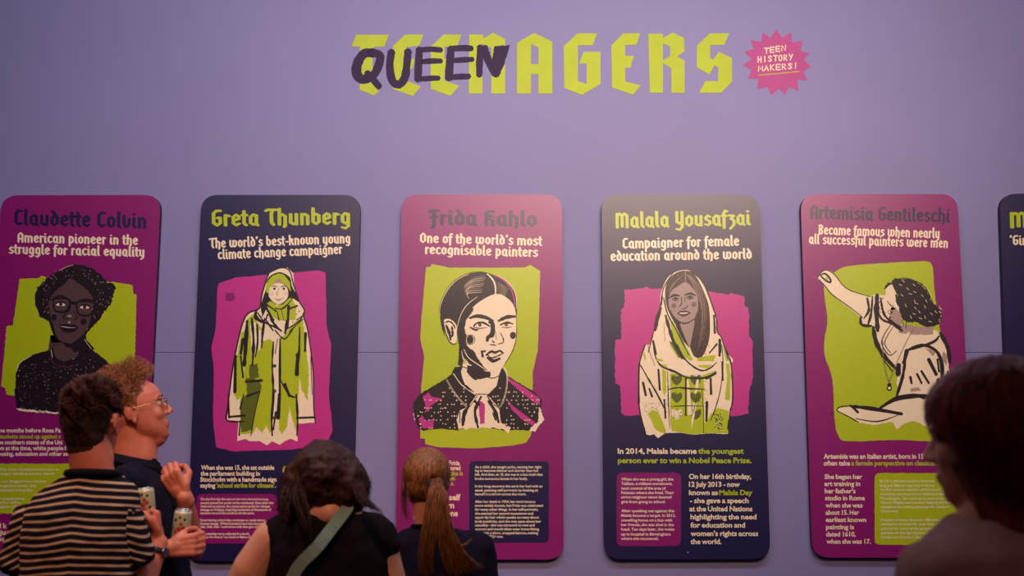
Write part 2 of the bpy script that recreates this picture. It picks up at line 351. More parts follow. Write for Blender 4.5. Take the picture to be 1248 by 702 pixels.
a.poly([(248, 62), (290, 45), (318, 58), (330, 100), (350, 160), (368, 190), (366, 215), (380, 262), (398, 400), (400, 520), (406, 576), (342, 580), (345, 640), (320, 632), (300, 640), (285, 652), (255, 640), (240, 655), (215, 640), (180, 640), (165, 632), (138, 640), (142, 570), (103, 568), (108, 520), (122, 380), (152, 250), (175, 200), (215, 185), (222, 140), (240, 80)], 'cream', 2, jag=.8)
a.line([(248, 62), (290, 45), (318, 58), (330, 100), (350, 160), (368, 190), (366, 215), (380, 262), (398, 400), (400, 520), (406, 576)], 3, 'black', 6, ends=.9)
a.line([(248, 62), (238, 85), (222, 140), (214, 185), (175, 202), (152, 250), (124, 380), (106, 520), (103, 568), (160, 572)], 3.4, 'black', 6, ends=.9)
a.poly([(170, 225), (190, 205), (215, 245), (250, 290), (262, 300), (258, 380), (262, 500), (258, 600), (248, 612), (238, 585), (222, 612), (205, 590), (190, 615), (150, 615), (148, 500), (160, 420), (165, 330), (160, 300)], 'lime', 3, jag=1.5)
a.poly([(285, 290), (310, 262), (340, 230), (362, 220), (372, 300), (372, 420), (360, 470), (352, 420), (345, 520), (338, 600), (325, 560), (318, 520), (308, 590), (292, 615), (282, 600), (284, 420)], 'lime', 3, jag=1.5)
a.poly([(130, 390), (150, 270), (165, 260), (160, 400), (155, 480), (140, 500), (125, 480)], 'lime', 3, jag=2); a.poly([(352, 300), (372, 300), (384, 430), (378, 500), (362, 470)], 'lime', 3, jag=2)
a.poly([(168, 420), (215, 432), (222, 450), (205, 520), (185, 600), (150, 612), (148, 540), (155, 490), (172, 480)], 'olive', 4, jag=2); a.poly([(178, 380), (208, 375), (212, 420), (180, 428)], 'olive', 4, jag=2)
a.poly([(182, 240), (200, 232), (206, 270), (205, 330), (190, 360), (185, 300)], 'cream', 4, jag=2); a.poly([(205, 255), (240, 268), (248, 290), (225, 300), (212, 330), (205, 300)], 'cream', 4, jag=2)
a.poly([(262, 300), (285, 290), (284, 400), (280, 500), (270, 600), (258, 500), (258, 380)], 'cream', 4, jag=1)
for p, wd in (([(262, 300), (258, 380), (262, 480), (256, 560), (258, 620)], 5), ([(285, 290), (284, 400), (284, 500)], 6), ([(283, 480), (278, 560)], 12), ([(270, 540), (262, 600)], 6), ([(208, 200), (232, 232), (270, 250), (290, 262)], 4), ([(188, 220), (194, 300), (190, 380)], 7), ([(206, 240), (208, 300), (200, 350)], 5),
              ([(232, 220), (225, 270), (222, 320)], 5), ([(172, 230), (166, 330), (162, 380)], 10), ([(158, 290), (150, 340)], 9), ([(132, 350), (130, 470)], 12), ([(150, 350), (158, 420)], 8), ([(168, 436), (222, 432)], 9), ([(172, 486), (214, 470)], 8), ([(215, 470), (195, 560), (185, 620)], 3), ([(345, 345), (342, 410)], 15), ([(352, 250), (350, 330), (345, 400)], 5), ([(372, 270), (370, 330)], 9), ([(284, 425), (315, 480), (342, 490)], 4), ([(302, 445), (316, 484)], 10),
              ([(340, 480), (345, 560), (342, 620)], 5), ([(342, 560), (402, 558)], 8), ([(115, 556), (162, 552)], 8), ([(108, 480), (110, 560)], 5), ([(268, 260), (300, 290), (330, 252), (362, 222)], 4), ([(318, 180), (310, 230), (302, 270)], 7), ([(300, 210), (312, 250)], 6), ([(245, 195), (262, 235), (288, 262)], 6), ([(240, 230), (260, 260)], 6), ([(205, 190), (200, 215), (225, 232)], 7), ([(365, 200), (352, 226), (300, 262)], 3), ([(148, 575), (145, 620)], 5), ([(160, 480), (148, 530)], 5), ([(390, 350), (395, 480)], 3), ([(276, 290), (268, 340)], 3)):
    a.line(p, wd, 'black', 5, rough=.35)
for y in (382, 468, 560): a.dot((266, y), 6, 'black', 6); a.dot((266, y), 2.5, 'olive', 7)
for x, y in ((222, 212), (232, 222), (326, 196), (340, 205), (350, 195), (356, 216), (328, 232)): a.dot((x, y), 2.2, 'black', 6)
a.fr(300, 320, 10.03)
a.poly([(290, 130), (330, 110), (440, 80), (500, 60), (545, 100), (575, 130), (590, 280), (640, 450), (700, 600), (560, 560), (440, 560), (250, 600), (180, 560), (200, 460), (220, 330), (260, 210)], 'cream', 4)
a.poly([(255, 220), (310, 150), (400, 120), (480, 140), (540, 190), (560, 290), (620, 400), (640, 480), (560, 440), (450, 520), (300, 500), (250, 560), (205, 640), (180, 560), (200, 450), (240, 330)], 'black', 5, sm=True)
a.poly([(245, 350), (250, 240), (310, 165), (400, 125), (470, 150), (525, 220), (545, 350), (500, 290), (440, 250), (360, 250), (300, 290), (275, 370)], 'lime', 6, sm=True)
a.poly([(320, 275), (355, 240), (370, 205), (420, 190), (440, 245), (380, 250)], 'tan', 7)
a.poly([(275, 400), (290, 310), (340, 262), (420, 250), (490, 290), (515, 370), (500, 440), (440, 495), (390, 510), (330, 480), (295, 440)], 'cream', 7, sm=True)
a.poly([(250, 500), (300, 470), (380, 530), (450, 510), (530, 430), (560, 450), (610, 530), (600, 702), (400, 702), (300, 640)], 'lime', 7, jag=6, step=30)
for x in (345, 462): a.dot((x, 320), 15, 'black', 8); a.line([(x - 35, 300), (x, 285), (x + 30, 300)], 7, 'black', 8)
for x in (310, 487): a.ring((x, 380), 16, 4, 'tan', 8)
a.line([(395, 310), (390, 350), (370, 385), (395, 400)], 7, 'brown', 8); a.line([(355, 440), (395, 455), (450, 432)], 8, 'brown', 8); a.line([(370, 455), (400, 470), (430, 455)], 6, 'tan', 8)
a.line([(250, 240), (310, 165), (400, 125), (470, 150), (525, 220)], 9, 'black', 8, rough=.5)
for p, wd in (([(260, 520), (360, 590)], 26), ([(350, 560), (450, 560), (560, 450)], 12), ([(380, 600), (400, 700)], 16), ([(520, 530), (510, 700)], 30), ([(540, 560), (620, 530)], 26), ([(250, 560), (330, 700)], 34), ([(110, 620), (160, 702)], 26), ([(430, 580), (460, 700)], 9), ([(200, 600), (205, 640)], 20), ([(260, 640), (240, 702)], 26), ([(620, 700), (700, 640)], 12)): a.line(p, wd, 'black', 8, rough=.4)
a.build('portrait_print', p2)
a = A()
body(a, 'When she was 15, she sat outside', 245, 572.4, 334.2, 5.6); body(a, 'the parliament building in', 244.4, 579.6, 316.7, 5.6); body(a, 'Stockholm with a handmade sign', 244, 586.9, 336.9, 5.6)
body(a, 'saying', 244, 594.2, 262.4, 5.6); body(a, "'school strike for climate'", 263.9, 594.2, 334.6, 5.6, 'lime'); body(a, '.', 335.2, 594.2, 336.6, 5.6)
for x in (344.4, 349.6): a.poly([(x, 571.5), (x + 2.2, 567.7), (x + 4, 567.7), (x + 2.8, 571.2), (x + 4.3, 571.2), (x + 4.3, 575.7), (x, 575.7)], 'lime', 2)
a.build('body_text', p2)
a = A(); rbox(a, 239.3, 602, 338.4, 662.5, 9, 'plum'); a.build('text_box', p2)
a = A(); sx = lambda v: 235 + v / 5.85
for t, e, y in (('On the first day she was on her own, but more young', 538, 290), ('people joined her as her strike continued. Even after she', 575, 317), ('returned to school, she continued to strike for climate', 550, 342), ('change on Fridays, inspiring hundreds of thousands of', 560, 366), ('students around the world to do the same.', 440, 390),
                ('Since leaving school she continues to speak about', 515, 440), ("climate change. '[World leaders] have had decades", 505, 465), ("blah, blah, blah - and where has that got us?'", 470, 488), ('Her speeches were collected in a book,', 405, 537), ('2019 as No One Is Too Small to Make a D', 415, 561)):
    body(a, t, 244.6 - (y - 290) * .006, 560 + y / 5.85, sx(e), 3.1, 'cream', 3, off=.022)
a.build('small_text', p2)
# ---- panel 3
p3 = panel([(489.5, 237), (685, 237), (687, 682), (482, 682)], 'plum', 'plum panel with a green patch behind a woman in a spotted collar')
heading(p3, ('Frida Kahlo', 523.4, 274, 653.4, 276.2), 'navy', [("One of the world's most", 511.5, 295.8, 659.8, 299.6), ('recognisable painters', 517.9, 309.6, 654.9, 313.3)], 14, 9)
a = A(4).fr(490, 310, 2.81)
a.poly([(82, 45), (98, 43), (101, 33), (160, 45), (300, 46), (420, 45), (440, 36), (462, 50), (473, 58), (470, 180), (465, 330), (448, 400), (447, 560), (441, 620), (425, 645), (380, 655), (250, 665), (120, 660), (80, 650), (78, 632), (62, 630), (66, 450), (76, 350), (62, 290), (68, 200)], 'lime', 1, jag=.7, step=12)
a.build('green_backdrop', p3)
a = A(8).fr(490, 430, 5.4)
coat = [(350, 90), (325, 140), (275, 180), (210, 215), (110, 275), (80, 320), (70, 360), (85, 430), (110, 500), (140, 512), (200, 505), (280, 500), (360, 512), (430, 490), (520, 490), (600, 500), (700, 515), (740, 505), (830, 510), (880, 505), (925, 450), (915, 360), (922, 310), (860, 250), (690, 150), (660, 95)]
a.poly(coat, 'black', 3, jag=3, step=14)
a.poly([(70, 345), (85, 355), (95, 440), (80, 440)], 'cream', 2, jag=4); a.poly([(905, 350), (935, 440), (900, 480), (880, 515), (830, 520), (850, 490), (895, 450)], 'cream', 4, jag=4)
a.poly([(135, 290), (175, 260), (195, 290), (260, 300), (215, 330), (185, 350), (175, 395), (210, 425), (205, 500), (135, 495), (110, 440), (160, 375), (150, 330)], 'pink', 4, jag=2)
a.poly([(690, 160), (800, 225), (905, 300), (908, 345), (860, 320), (760, 240), (695, 180)], 'pink', 4, jag=1.5); a.poly([(690, 305), (730, 350), (810, 410), (880, 460), (860, 478), (790, 440), (720, 370)], 'pink', 4, jag=1.5)
a.poly([(130, 400), (185, 380), (230, 330), (300, 310), (320, 400), (150, 450)], 'black', 5, jag=2)
a.poly([(400, 70), (385, 110), (400, 180), (430, 230), (480, 268), (570, 270), (620, 220), (645, 160), (640, 60)], 'cream', 5)
a.poly([(430, 80), (480, 90), (540, 120), (585, 130), (580, 160), (480, 178), (455, 160), (430, 130)], 'black', 6, jag=4)
a.poly([(490, 275), (440, 350), (380, 380), (360, 440), (372, 505), (400, 495), (420, 510), (445, 495), (500, 500), (530, 490), (570, 500), (600, 490), (640, 505), (660, 500), (700, 530), (715, 490), (650, 460), (640, 370), (600, 320), (560, 275)], 'cream', 5, jag=2)
a.poly([(505, 320), (525, 318), (545, 340), (543, 465), (515, 468), (508, 400)], 'pink', 6, jag=2)
for p, wd in (([(520, 290), (490, 350), (480, 400), (500, 490)], 14), ([(440, 350), (410, 400), (400, 475)], 16), ([(570, 320), (610, 380), (635, 455)], 16), ([(480, 320), (505, 340)], 20), ([(380, 390), (380, 460)], 6), ([(645, 390), (690, 490)], 5), ([(560, 280), (590, 330), (635, 360)], 6), ([(600, 400), (615, 440)], 12)): a.line(p, wd, 'black', 7, rough=.3)
a.line([(295, 180), (350, 270), (430, 355), (470, 320), (498, 275)], 9, 'cream', 6, ends=.9); a.line([(295, 180), (350, 270), (430, 355), (470, 320), (498, 275)], 3, 'black', 7, ends=.9)
a.line([(340, 140), (390, 210), (480, 272)], 8, 'cream', 6, ends=.9); a.line([(340, 146), (390, 216), (475, 275)], 3, 'black', 7)
a.line([(555, 275), (635, 360), (680, 270), (692, 150), (672, 100)], 9, 'cream', 6, ends=.9); a.line([(555, 275), (635, 360), (680, 270), (692, 150)], 3, 'black', 7)
a.poly([(345, 95), (400, 90), (385, 130), (410, 200), (480, 262), (430, 240), (370, 180)], 'black', 6)
a.poly([(640, 140), (655, 100), (680, 150), (675, 250), (640, 330), (575, 268), (620, 230)], 'black', 6)
for i in range(330):
    x, y = a.r.uniform(90, 910), a.r.uniform(150, 500)
    top = 180 + abs(x - 500) * .25 if 250 < x < 720 else 270 + (250 - x) * .3 if x <= 250 else 190 + (x - 700) * .6
    if y < top + 6 or (430 < x < 570 and y < 280) or (360 < x < 665 and y > 345) or (440 < x < 560): continue
    x = round(x / 30) * 30 + (15 if int(y / 26) % 2 else 0) + a.r.uniform(-3, 3); y = round(y / 26) * 26 + a.r.uniform(-3, 3)
    if (365 < x < 665 and y > 340) or x < 95 or x > 905: continue
    a.dot((x, y), 4.6, 'cream', 9, 6)
a.fr(520, 325, 5.85)
a.poly([(95, 330), (105, 260), (150, 170), (210, 100), (290, 55), (370, 40), (440, 48), (520, 75), (590, 130), (635, 200), (645, 290), (638, 360), (630, 330), (560, 210), (490, 200), (400, 260), (330, 300), (280, 400), (215, 420), (160, 375), (118, 380)], 'black', 4, sm=True)
a.poly([(92, 345), (118, 378), (130, 500), (108, 440)], 'black', 4)
a.poly([(270, 430), (280, 360), (330, 290), (400, 235), (490, 195), (560, 215), (610, 260), (635, 330), (640, 500), (610, 600), (550, 700), (520, 760), (470, 790), (400, 760), (300, 700), (240, 560), (245, 470)], 'cream', 5, sm=True)
a.poly([(225, 400), (265, 310), (300, 285), (335, 300), (320, 330), (280, 380), (270, 440), (285, 500), (280, 540), (300, 580), (340, 600), (360, 650), (400, 702), (430, 740), (380, 740), (300, 690), (262, 640), (258, 702), (225, 702), (232, 560), (212, 470)], 'black', 6, jag=3)
a.poly([(120, 385), (160, 372), (200, 400), (215, 440), (210, 540), (190, 552), (160, 530), (130, 450)], 'cream', 6, sm=True)
for p, wd in (([(130, 400), (165, 390), (195, 420), (200, 440)], 7), ([(140, 420), (160, 470), (170, 520)], 14), ([(180, 430), (185, 480), (175, 500)], 12), ([(120, 385), (130, 450), (160, 530), (190, 552), (212, 545)], 5)): a.line(p, wd, 'black', 7, rough=.3)
a.line([(92, 350), (100, 270), (150, 165), (215, 95), (300, 52)], 4, 'cream', 5); a.line([(88, 350), (96, 268), (146, 160), (212, 90), (298, 47), (370, 36), (440, 44)], 3, 'black', 5)
a.line([(430, 50), (470, 90), (490, 140), (490, 205)], 12, 'cream', 7); a.line([(220, 420), (245, 340), (290, 270), (360, 215)], 5, 'cream', 7)
a.line([(480, 62), (560, 105), (610, 180), (630, 270)], 10, 'pink', 6); a.line([(500, 60), (585, 115), (635, 200), (640, 300)], 5, 'cream', 7)
for i in range(9): a.line([(425 - i * 4, 62 + i * 15), (340 - i * 6, 80 + i * 14), (270 - i * 4 + i * i, 125 + i * 13)], 3.4, 'cream' if i % 3 else 'tan', 7, ends=.2)
for i in range(7): a.line([(500, 110 + i * 13), (530 + i * 3, 125 + i * 11), (585 - i * 3, 160 + i * 8)], 3, 'tan', 7, ends=.2)
for p, wd in (([(310, 365), (360, 352), (420, 362), (470, 385)], 17), ([(515, 385), (570, 360), (630, 355)], 17), ([(335, 425), (355, 405), (400, 398), (450, 425)], 9), ([(335, 430), (380, 440), (430, 432)], 4), ([(525, 415), (570, 398), (615, 408)], 9), ([(535, 430), (570, 435), (605, 428)], 4), ([(450, 395), (470, 410), (468, 480), (440, 500), (432, 525)], 22), ([(310, 432), (345, 450), (365, 448)], 9), ([(525, 470), (545, 510), (545, 540), (510, 552)], 5), ([(455, 555), (490, 560)], 9), ([(392, 605), (400, 640)], 16), ([(400, 605), (415, 602)], 14), ([(425, 630), (460, 605), (490, 612), (520, 600), (545, 615)], 12), ([(430, 625), (460, 650), (500, 640), (540, 620)], 7), ([(435, 650), (475, 672), (520, 655)], 17), ([(470, 530), (480, 540)], 10), ([(490, 460), (498, 520)], 3), ([(640, 360), (640, 500), (612, 600), (560, 690)], 4)): a.line(p, wd, 'black', 7, rough=.2)
a.line([(450, 630), (480, 625), (520, 622)], 6, 'cream', 8)
for x, y in ((380, 415), (568, 413)): a.dot((x, y), 12, 'black', 8); a.dot((x, y), 4, 'tan', 9)
a.ring((310, 520), 34, 5, 'black', 7, ry=34); a.dot((310, 520), 25, 'black', 8, ry=30); a.dot((615, 490), 22, 'black', 7, ry=26)
a.line([(265, 590), (300, 650), (370, 700), (420, 735)], 7, 'cream', 8); a.line([(250, 600), (262, 660), (300, 702)], 5, 'cream', 8)
a.line([(235, 702), (300, 730), (400, 770), (470, 795), (540, 765)], 5, 'black', 7)
a.build('portrait_print', p3)
a = A(2); rbox(a, 571.8, 562, 669, 661.5, 7, 'navy'); a.build('text_box', p3)
a = A(); ys = (95, 122, 151, 182, 238, 268, 297, 353, 382, 411, 441, 470, 500, 528, 557, 586, 613); ex = (763, 742, 772, 660, 770, 738, 650, 718, 775, 740, 702, 745, 760, 712, 745, 738, 478)
tx = ('As a child, she caught polio, causing her right|leg to become thinner and shorter than her|left. And then, at 18, she was in a bus crash that|broke numerous bones in her body.|In her long recovery she sat in her bed with an|easel, painting self-portraits by looking at|herself in a mirror across the room.|'
      'After her death in 1954, her work became|more widely known, but Frida was celebrated|for many other things. In her self-portraits,|she painted her natural monobrow and|upper-lip hair which speaks to many about|body positivity, and she was open about her|sexuality - she was attracted to men and|women and would often wear loose-fitting|suits with a short, cropped haircut, making|her an LGBTQ+ icon.').split('|')
for t, y, e in zip(tx, ys, ex): body(a, t, 578.9, 555 + y / 6.107, 535 + e / 6.107, 3.2, 'cream', 3, off=.022)
a.build('small_text', p3)
a = A()
for t, x0, x1, y, k, c in (('n Frida', 542.5, 560.4, 566.8, 'cream', 5.4), ('nored', 547.5, 561.2, 572.9, 'cream', 5.4), ('she is', 549, 564.1, 579.4, 'lime', 5.4), ('nt', 548.5, 554.6, 585.3, 'lime', 5.4), ('s.', 549.5, 553.5, 591.4, 'lime', 5.4), ('self', 547.5, 561.2, 609.5, 'cream', 7.5), ('m', 546, 553.5, 619.2, 'cream', 7.5), ('one', 545, 558, 629, 'cream', 7.5), ('s', 504, 508, 632, 'cream', 7.0)): body(a, t, x0, y, x1, c, k)
a.build('body_text', p3)
# ---- panel 4
p4 = panel([(733, 237), (925.5, 237), (939, 681.5), (736.5, 682)], 'navy', 'navy panel with a woman in a pale headscarf on a pink patch')
heading(p4, ('Malala Yousafzai', 750.4, 278.2, 913.9, 274.4), 'lime', [('Campaigner for female', 758.7, 303, 900.3, 299.6), ('education around the world', 744.3, 318.3, 915.9, 315.5)], 14, 9.4)
a = A(4).fr(740, 310, 2.81)
a.poly([(60, 122), (110, 118), (135, 110), (150, 118), (250, 120), (340, 125), (420, 138), (425, 132), (470, 145), (472, 180), (485, 182), (487, 280), (497, 300), (498, 430), (485, 470), (483, 545), (440, 555), (300, 552), (120, 550), (60, 552), (48, 540), (45, 450), (27, 440), (27, 292), (48, 290), (48, 190), (58, 180)], 'pink', 1, jag=1.8)
a.build('pink_backdrop', p4)
a = A(6).fr(770, 420, 5.846)
a.poly([(90, 0), (65, 90), (52, 170), (50, 380), (62, 500), (95, 600), (102, 640), (130, 645), (160, 638), (185, 668), (210, 650), (240, 630), (350, 628), (440, 642), (560, 632), (685, 638), (692, 560), (705, 480), (718, 400), (715, 220), (700, 110), (660, 0)], 'cream', 2, jag=1.5)
a.poly([(110, 490), (150, 465), (190, 480), (240, 600), (245, 630), (200, 625), (165, 600), (140, 540)], 'lime', 3, jag=3)
a.poly([(265, 200), (380, 220), (470, 235), (520, 240), (515, 440), (520, 560), (560, 500), (610, 450), (690, 470), (690, 560), (685, 632), (560, 630), (440, 640), (350, 625), (285, 615), (275, 560), (275, 300)], 'lime', 3, jag=2)
a.poly([(215, 170), (245, 190), (245, 330), (235, 370), (220, 330)], 'lime', 3, jag=2); a.poly([(640, 20), (690, 100), (705, 220), (700, 400), (665, 390), (680, 220), (665, 110)], 'lime', 3, jag=2); a.poly([(90, 50), (105, 110), (95, 120), (80, 70)], 'lime', 3)
a.poly([(620, 400), (680, 395), (692, 440), (630, 450)], 'cream', 4, jag=3); a.poly([(245, 190), (272, 200), (275, 600), (250, 610), (240, 540), (262, 420)], 'cream', 4, jag=2)
a.poly([(515, 240), (545, 240), (545, 450), (515, 440)], 'cream', 4, jag=2); a.poly([(390, 250), (400, 500), (430, 500), (425, 450), (405, 250)], 'cream', 4); a.poly([(460, 240), (480, 240), (450, 490), (425, 610), (425, 540)], 'cream', 4)
for x in (320, 455):
    for y, q in ((245, 'olive'), (370, 'olive'), (490, 'cream' if x < 400 else 'olive')):
        a.poly([(x, y + 45), (x - 38, y + 5), (x - 30, y - 30), (x, y - 18), (x + 30, y - 30), (x + 38, y + 5)], q, 4, sm=True, jag=0)
        for i in range(26): a.dot((x + a.r.uniform(-36, 36), y + a.r.uniform(-32, 34)), a.r.uniform(2, 4), 'black', 5, 5)
for p, wd in (([(262, 318), (330, 306), (420, 314), (515, 316)], 7), ([(275, 440), (380, 436), (515, 438)], 4), ([(385, 245), (384, 500)], 16), ([(190, 180), (200, 320)], 16), ([(65, 150), (110, 230), (180, 350), (245, 480)], 8), ([(80, 270), (100, 360)], 15), ([(125, 315), (145, 370)], 14), ([(232, 395), (240, 520)], 16), ([(255, 190), (262, 420), (270, 600)], 4), ([(510, 440), (512, 630)], 5), ([(535, 410), (532, 540)], 18), ([(562, 245), (565, 350)], 18), ([(640, 0), (650, 120), (635, 300), (600, 440), (560, 545)], 5), ([(645, 125), (648, 250)], 16), ([(628, 0), (625, 75)], 20), ([(155, 0), (170, 90), (215, 155), (300, 190), (400, 235), (520, 236), (600, 195)], 9), ([(325, 0), (370, 90), (430, 150), (500, 185), (560, 165), (605, 125)], 7), ([(345, 72), (375, 100)], 18), ([(600, 0), (560, 50)], 9), ([(530, 240), (595, 205)], 18),
              ([(95, 0), (66, 90), (52, 170), (50, 380), (62, 500), (100, 640)], 8), ([(655, 0), (700, 110), (715, 220), (718, 400), (700, 480), (690, 630)], 8), ([(50, 370), (50, 420)], 14), ([(500, 320), (508, 440)], 4), ([(470, 330), (440, 480)], 4), ([(690, 540), (685, 600)], 10)): a.line(p, wd, 'black', 6, rough=.3)
for i in range(60): a.dot((a.r.uniform(590, 650), a.r.uniform(495, 600)), a.r.uniform(2, 6), 'black' if i % 4 else 'cream', 6, 5)
for i in range(40): a.dot((a.r.uniform(80, 200), a.r.uniform(415, 480)), a.r.uniform(1.5, 4), 'black' if i % 2 else 'tan', 6, 5)
for i in range(40): a.dot((a.r.uniform(250, 265) if i % 2 else a.r.uniform(518, 540), a.r.uniform(220, 440)), 2.5, 'black', 6, 5)
a.poly([(455, 120), (520, 90), (590, 75), (590, 130), (540, 170), (480, 160)], 'lime', 3, jag=2); a.poly([(490, 225), (590, 185), (605, 200), (560, 235), (490, 240)], 'lime', 4)
a.poly([(270, 0), (330, 0), (430, 110), (410, 110), (350, 70), (330, 100)], 'lime', 5, jag=2); a.line([(115, 0), (130, 60), (165, 150)], 8, 'tan', 5); a.poly([(190, 80), (250, 150), (260, 175), (220, 160)], 'lime', 3)
a.fr(790, 320, 5.85)
a.poly([(240, 55), (300, 60), (360, 110), (410, 190), (450, 300), (485, 400), (490, 490), (520, 530), (540, 620), (575, 720), (30, 720), (0, 640), (30, 530), (60, 400), (85, 300), (90, 220), (125, 130), (170, 80)], 'cream', 3, sm=True)
a.poly([(120, 240), (130, 150), (180, 85), (250, 58), (320, 75), (370, 150), (410, 240), (435, 330), (440, 500), (420, 600), (380, 675), (330, 670), (300, 610), (290, 560), (220, 480), (170, 400), (135, 320)], 'hair', 4, sm=True)
a.poly([(145, 280), (160, 210), (210, 170), (265, 140), (320, 185), (350, 240), (355, 330), (330, 400), (330, 430), (310, 540), (295, 600), (270, 570), (230, 480), (225, 430), (180, 390), (155, 340)], 'skin', 5, sm=True)
a.line([(155, 340), (180, 385), (225, 425), (275, 432), (325, 405)], 7, 'black', 7); a.poly([(185, 400), (220, 430), (260, 530), (295, 610), (250, 560), (200, 460)], 'black', 6)
a.line([(265, 65), (265, 140)], 9, 'skin', 6); 
for i in range(14): a.line([(262 + i * 3, 80 + i), (300 + i * 7, 130 + i * 6), (360 + i * 4, 260 + i * 12), (370 - i * 3 + 20, 400 + i * 18)], 2, 'tan' if i % 3 else 'black', 6, ends=.2)
for i in range(9): a.line([(258 - i * 3, 80 + i * 2), (215 - i * 5, 120 + i * 4), (170 - i * 3, 170 + i * 6)], 2, 'black' if i % 2 else 'tan', 6, ends=.2)
for i in range(70):
    x, y = a.r.uniform(330, 435), a.r.uniform(400, 650); a.line([(x, y), (x + a.r.uniform(-5, 5), y + 16)], 2, 'black' if i % 3 else 'tan', 6, ends=.3)
for p, wd in (([(152, 250), (185, 232), (220, 236)], 10), ([(262, 232), (300, 220), (335, 235)], 10), ([(172, 262), (195, 250), (215, 262)], 7), ([(275, 250), (300, 240), (320, 252)], 7), ([(178, 272), (212, 272)], 3), ([(280, 262), (318, 260)], 3), ([(235, 245), (238, 290), (220, 318)], 5), ([(262, 245), (260, 280)], 5), ([(240, 328), (255, 330), (275, 318), (282, 305)], 5), ([(212, 360), (235, 348), (250, 352), (265, 346), (298, 358)], 7), ([(212, 362), (250, 378), (298, 360)], 8)): a.line(p, wd, 'black', 8, rough=.2)
a.line([(225, 362), (250, 360), (285, 360)], 7, 'cream', 9)
for x, y in ((195, 262), (298, 252)): a.dot((x, y), 8, 'black', 9)
for x, y in ((183, 308), (326, 298)): a.ring((x, y), 15, 4, 'black', 8); a.dot((x, y), 8, 'brown2', 8)
for p, wd, k in (([(180, 70), (110, 180), (90, 300), (60, 400), (30, 530), (0, 640)], 6, 'black'), ([(300, 58), (370, 115), (415, 190), (455, 300), (487, 400), (492, 490), (525, 540), (570, 690)], 6, 'black'), ([(470, 380), (475, 500)], 18, 'black'), ([(90, 325), (65, 400), (50, 480)], 18, 'black'), ([(35, 560), (55, 650)], 16, 'black'), ([(125, 380), (150, 470), (180, 560), (240, 680)], 16, 'black'), ([(110, 250), (140, 370), (200, 480), (290, 660)], 7, 'black'), ([(100, 240), (95, 300)], 8, 'black'), ([(510, 550), (512, 640)], 18, 'black'), ([(490, 580), (440, 640)], 12, 'black'), ([(450, 320), (455, 370)], 10, 'cream'), ([(112, 430), (120, 560)], 6, 'tan')): a.line(p, wd, k, 8, rough=.3)
a.poly([(155, 400), (175, 420), (250, 560), (320, 690), (300, 700), (230, 640), (170, 520)], 'lime', 6, jag=2); a.poly([(150, 560), (180, 570), (240, 670), (220, 680)], 'olive', 7, jag=2)
a.poly([(350, 680), (420, 665), (480, 660), (470, 702), (350, 702)], 'lime', 6, jag=2); a.poly([(530, 590), (550, 620), (575, 702), (555, 702)], 'lime', 6); a.poly([(60, 680), (100, 690), (110, 702), (60, 702)], 'lime', 6)
a.build('portrait_print', p4)
a = A(); s4 = lambda x: 720 + x / 4.387; t4 = lambda y: 530 + y / 4.387
body(a, 'In 2014, Malala became', 752.8, 552.8, 849, 6.6); body(a, 'the youngest', 850.8, 552.8, 906.5, 6.6, 'lime'); body(a, 'person ever to win a Nobel Peace Prize.', 753, 564.2, 916, 6.6, 'lime')
for t, x0, x1, y, k in (('On her 16th birthday,', 525, 858, 235, 'cream'), ('12 July 2013 - now', 525, 797, 277, 'cream'), ('known as', 525, 680, 321, 'cream'), ('Malala Day', 687, 864, 321, 'lime'), ('- she gave a speech', 530, 844, 364, 'cream'), ('at the United Nations', 527, 864, 408, 'cream'), ('highlighting the need', 533, 886, 451, 'cream'), ('for education and', 533, 825, 495, 'cream'), ("women's rights across", 533, 895, 540, 'cream'), ('the world.', 533, 699, 583, 'cream')):
    body(a, t, s4(x0), t4(y), s4(x1), 6.2, k)
a.build('body_text', p4)
a = A(2); rbox(a, 751.5, 576, 830.1, 665.6, 8, 'plum'); a.dot((838.5, 673.3), .7, 'cream', 2, 6); a.build('text_box', p4)
a = A()
tx = 'When she was a young girl, the|Taliban, a militant movement,|took control of the area of|Pakistan where she lived. Their|strict religious views banned|girls from going to school.|After speaking out against this|Malala became a target. In 2012,|travelling home on a bus with|her friends, she was shot in the|head. Ten days later, she woke|up in hospital in Birmingham|where she recovered.'.split('|')
for t, y, e in zip(tx, (104, 140, 178, 214, 250, 288, 362, 400, 438, 475, 512, 552, 588), (507, 498, 445, 513, 490, 443, 515, 525, 497, 510, 513, 483, 385)): body(a, t, 757, 570 + y / 6.689, 745 + e / 6.689, 3.4, 'cream', 3, off=.022)
a.build('small_text', p4)
# ---- panel 5
p5 = panel([(975.5, 236.5), (1166.5, 236.5), (1190, 680), (990, 679.5)], 'plum', 'plum panel with a woman stretching out her arm to paint')
heading(p5, ('Artemisia Gentileschi', 987, 266.8, 1156.9, 271.4), 'navy', [('Became famous when nearly', 997.4, 285.7, 1144.9, 290.4), ('all successful painters were men', 985.8, 297.2, 1155, 302.2)], 12.6, 9)
a = A(4).fr(970, 310, 2.809)
a.poly([(150, 50), (230, 35), (400, 25), (450, 25), (468, 45), (475, 130), (492, 250), (510, 380), (520, 500), (515, 620), (480, 640), (350, 635), (180, 640), (145, 620), (132, 560), (125, 430), (100, 350), (98, 290), (108, 230), (98, 140), (100, 100)], 'lime', 1, sm=True, jag=.7, step=12)
a.build('green_backdrop', p5)
a = A(6).fr(970, 310, 2.809)
a.poly([(75, 80), (100, 55), (125, 60), (150, 90), (185, 125), (250, 145), (255, 180), (238, 225), (190, 190), (125, 140), (92, 98)], 'cream', 3, sm=True)
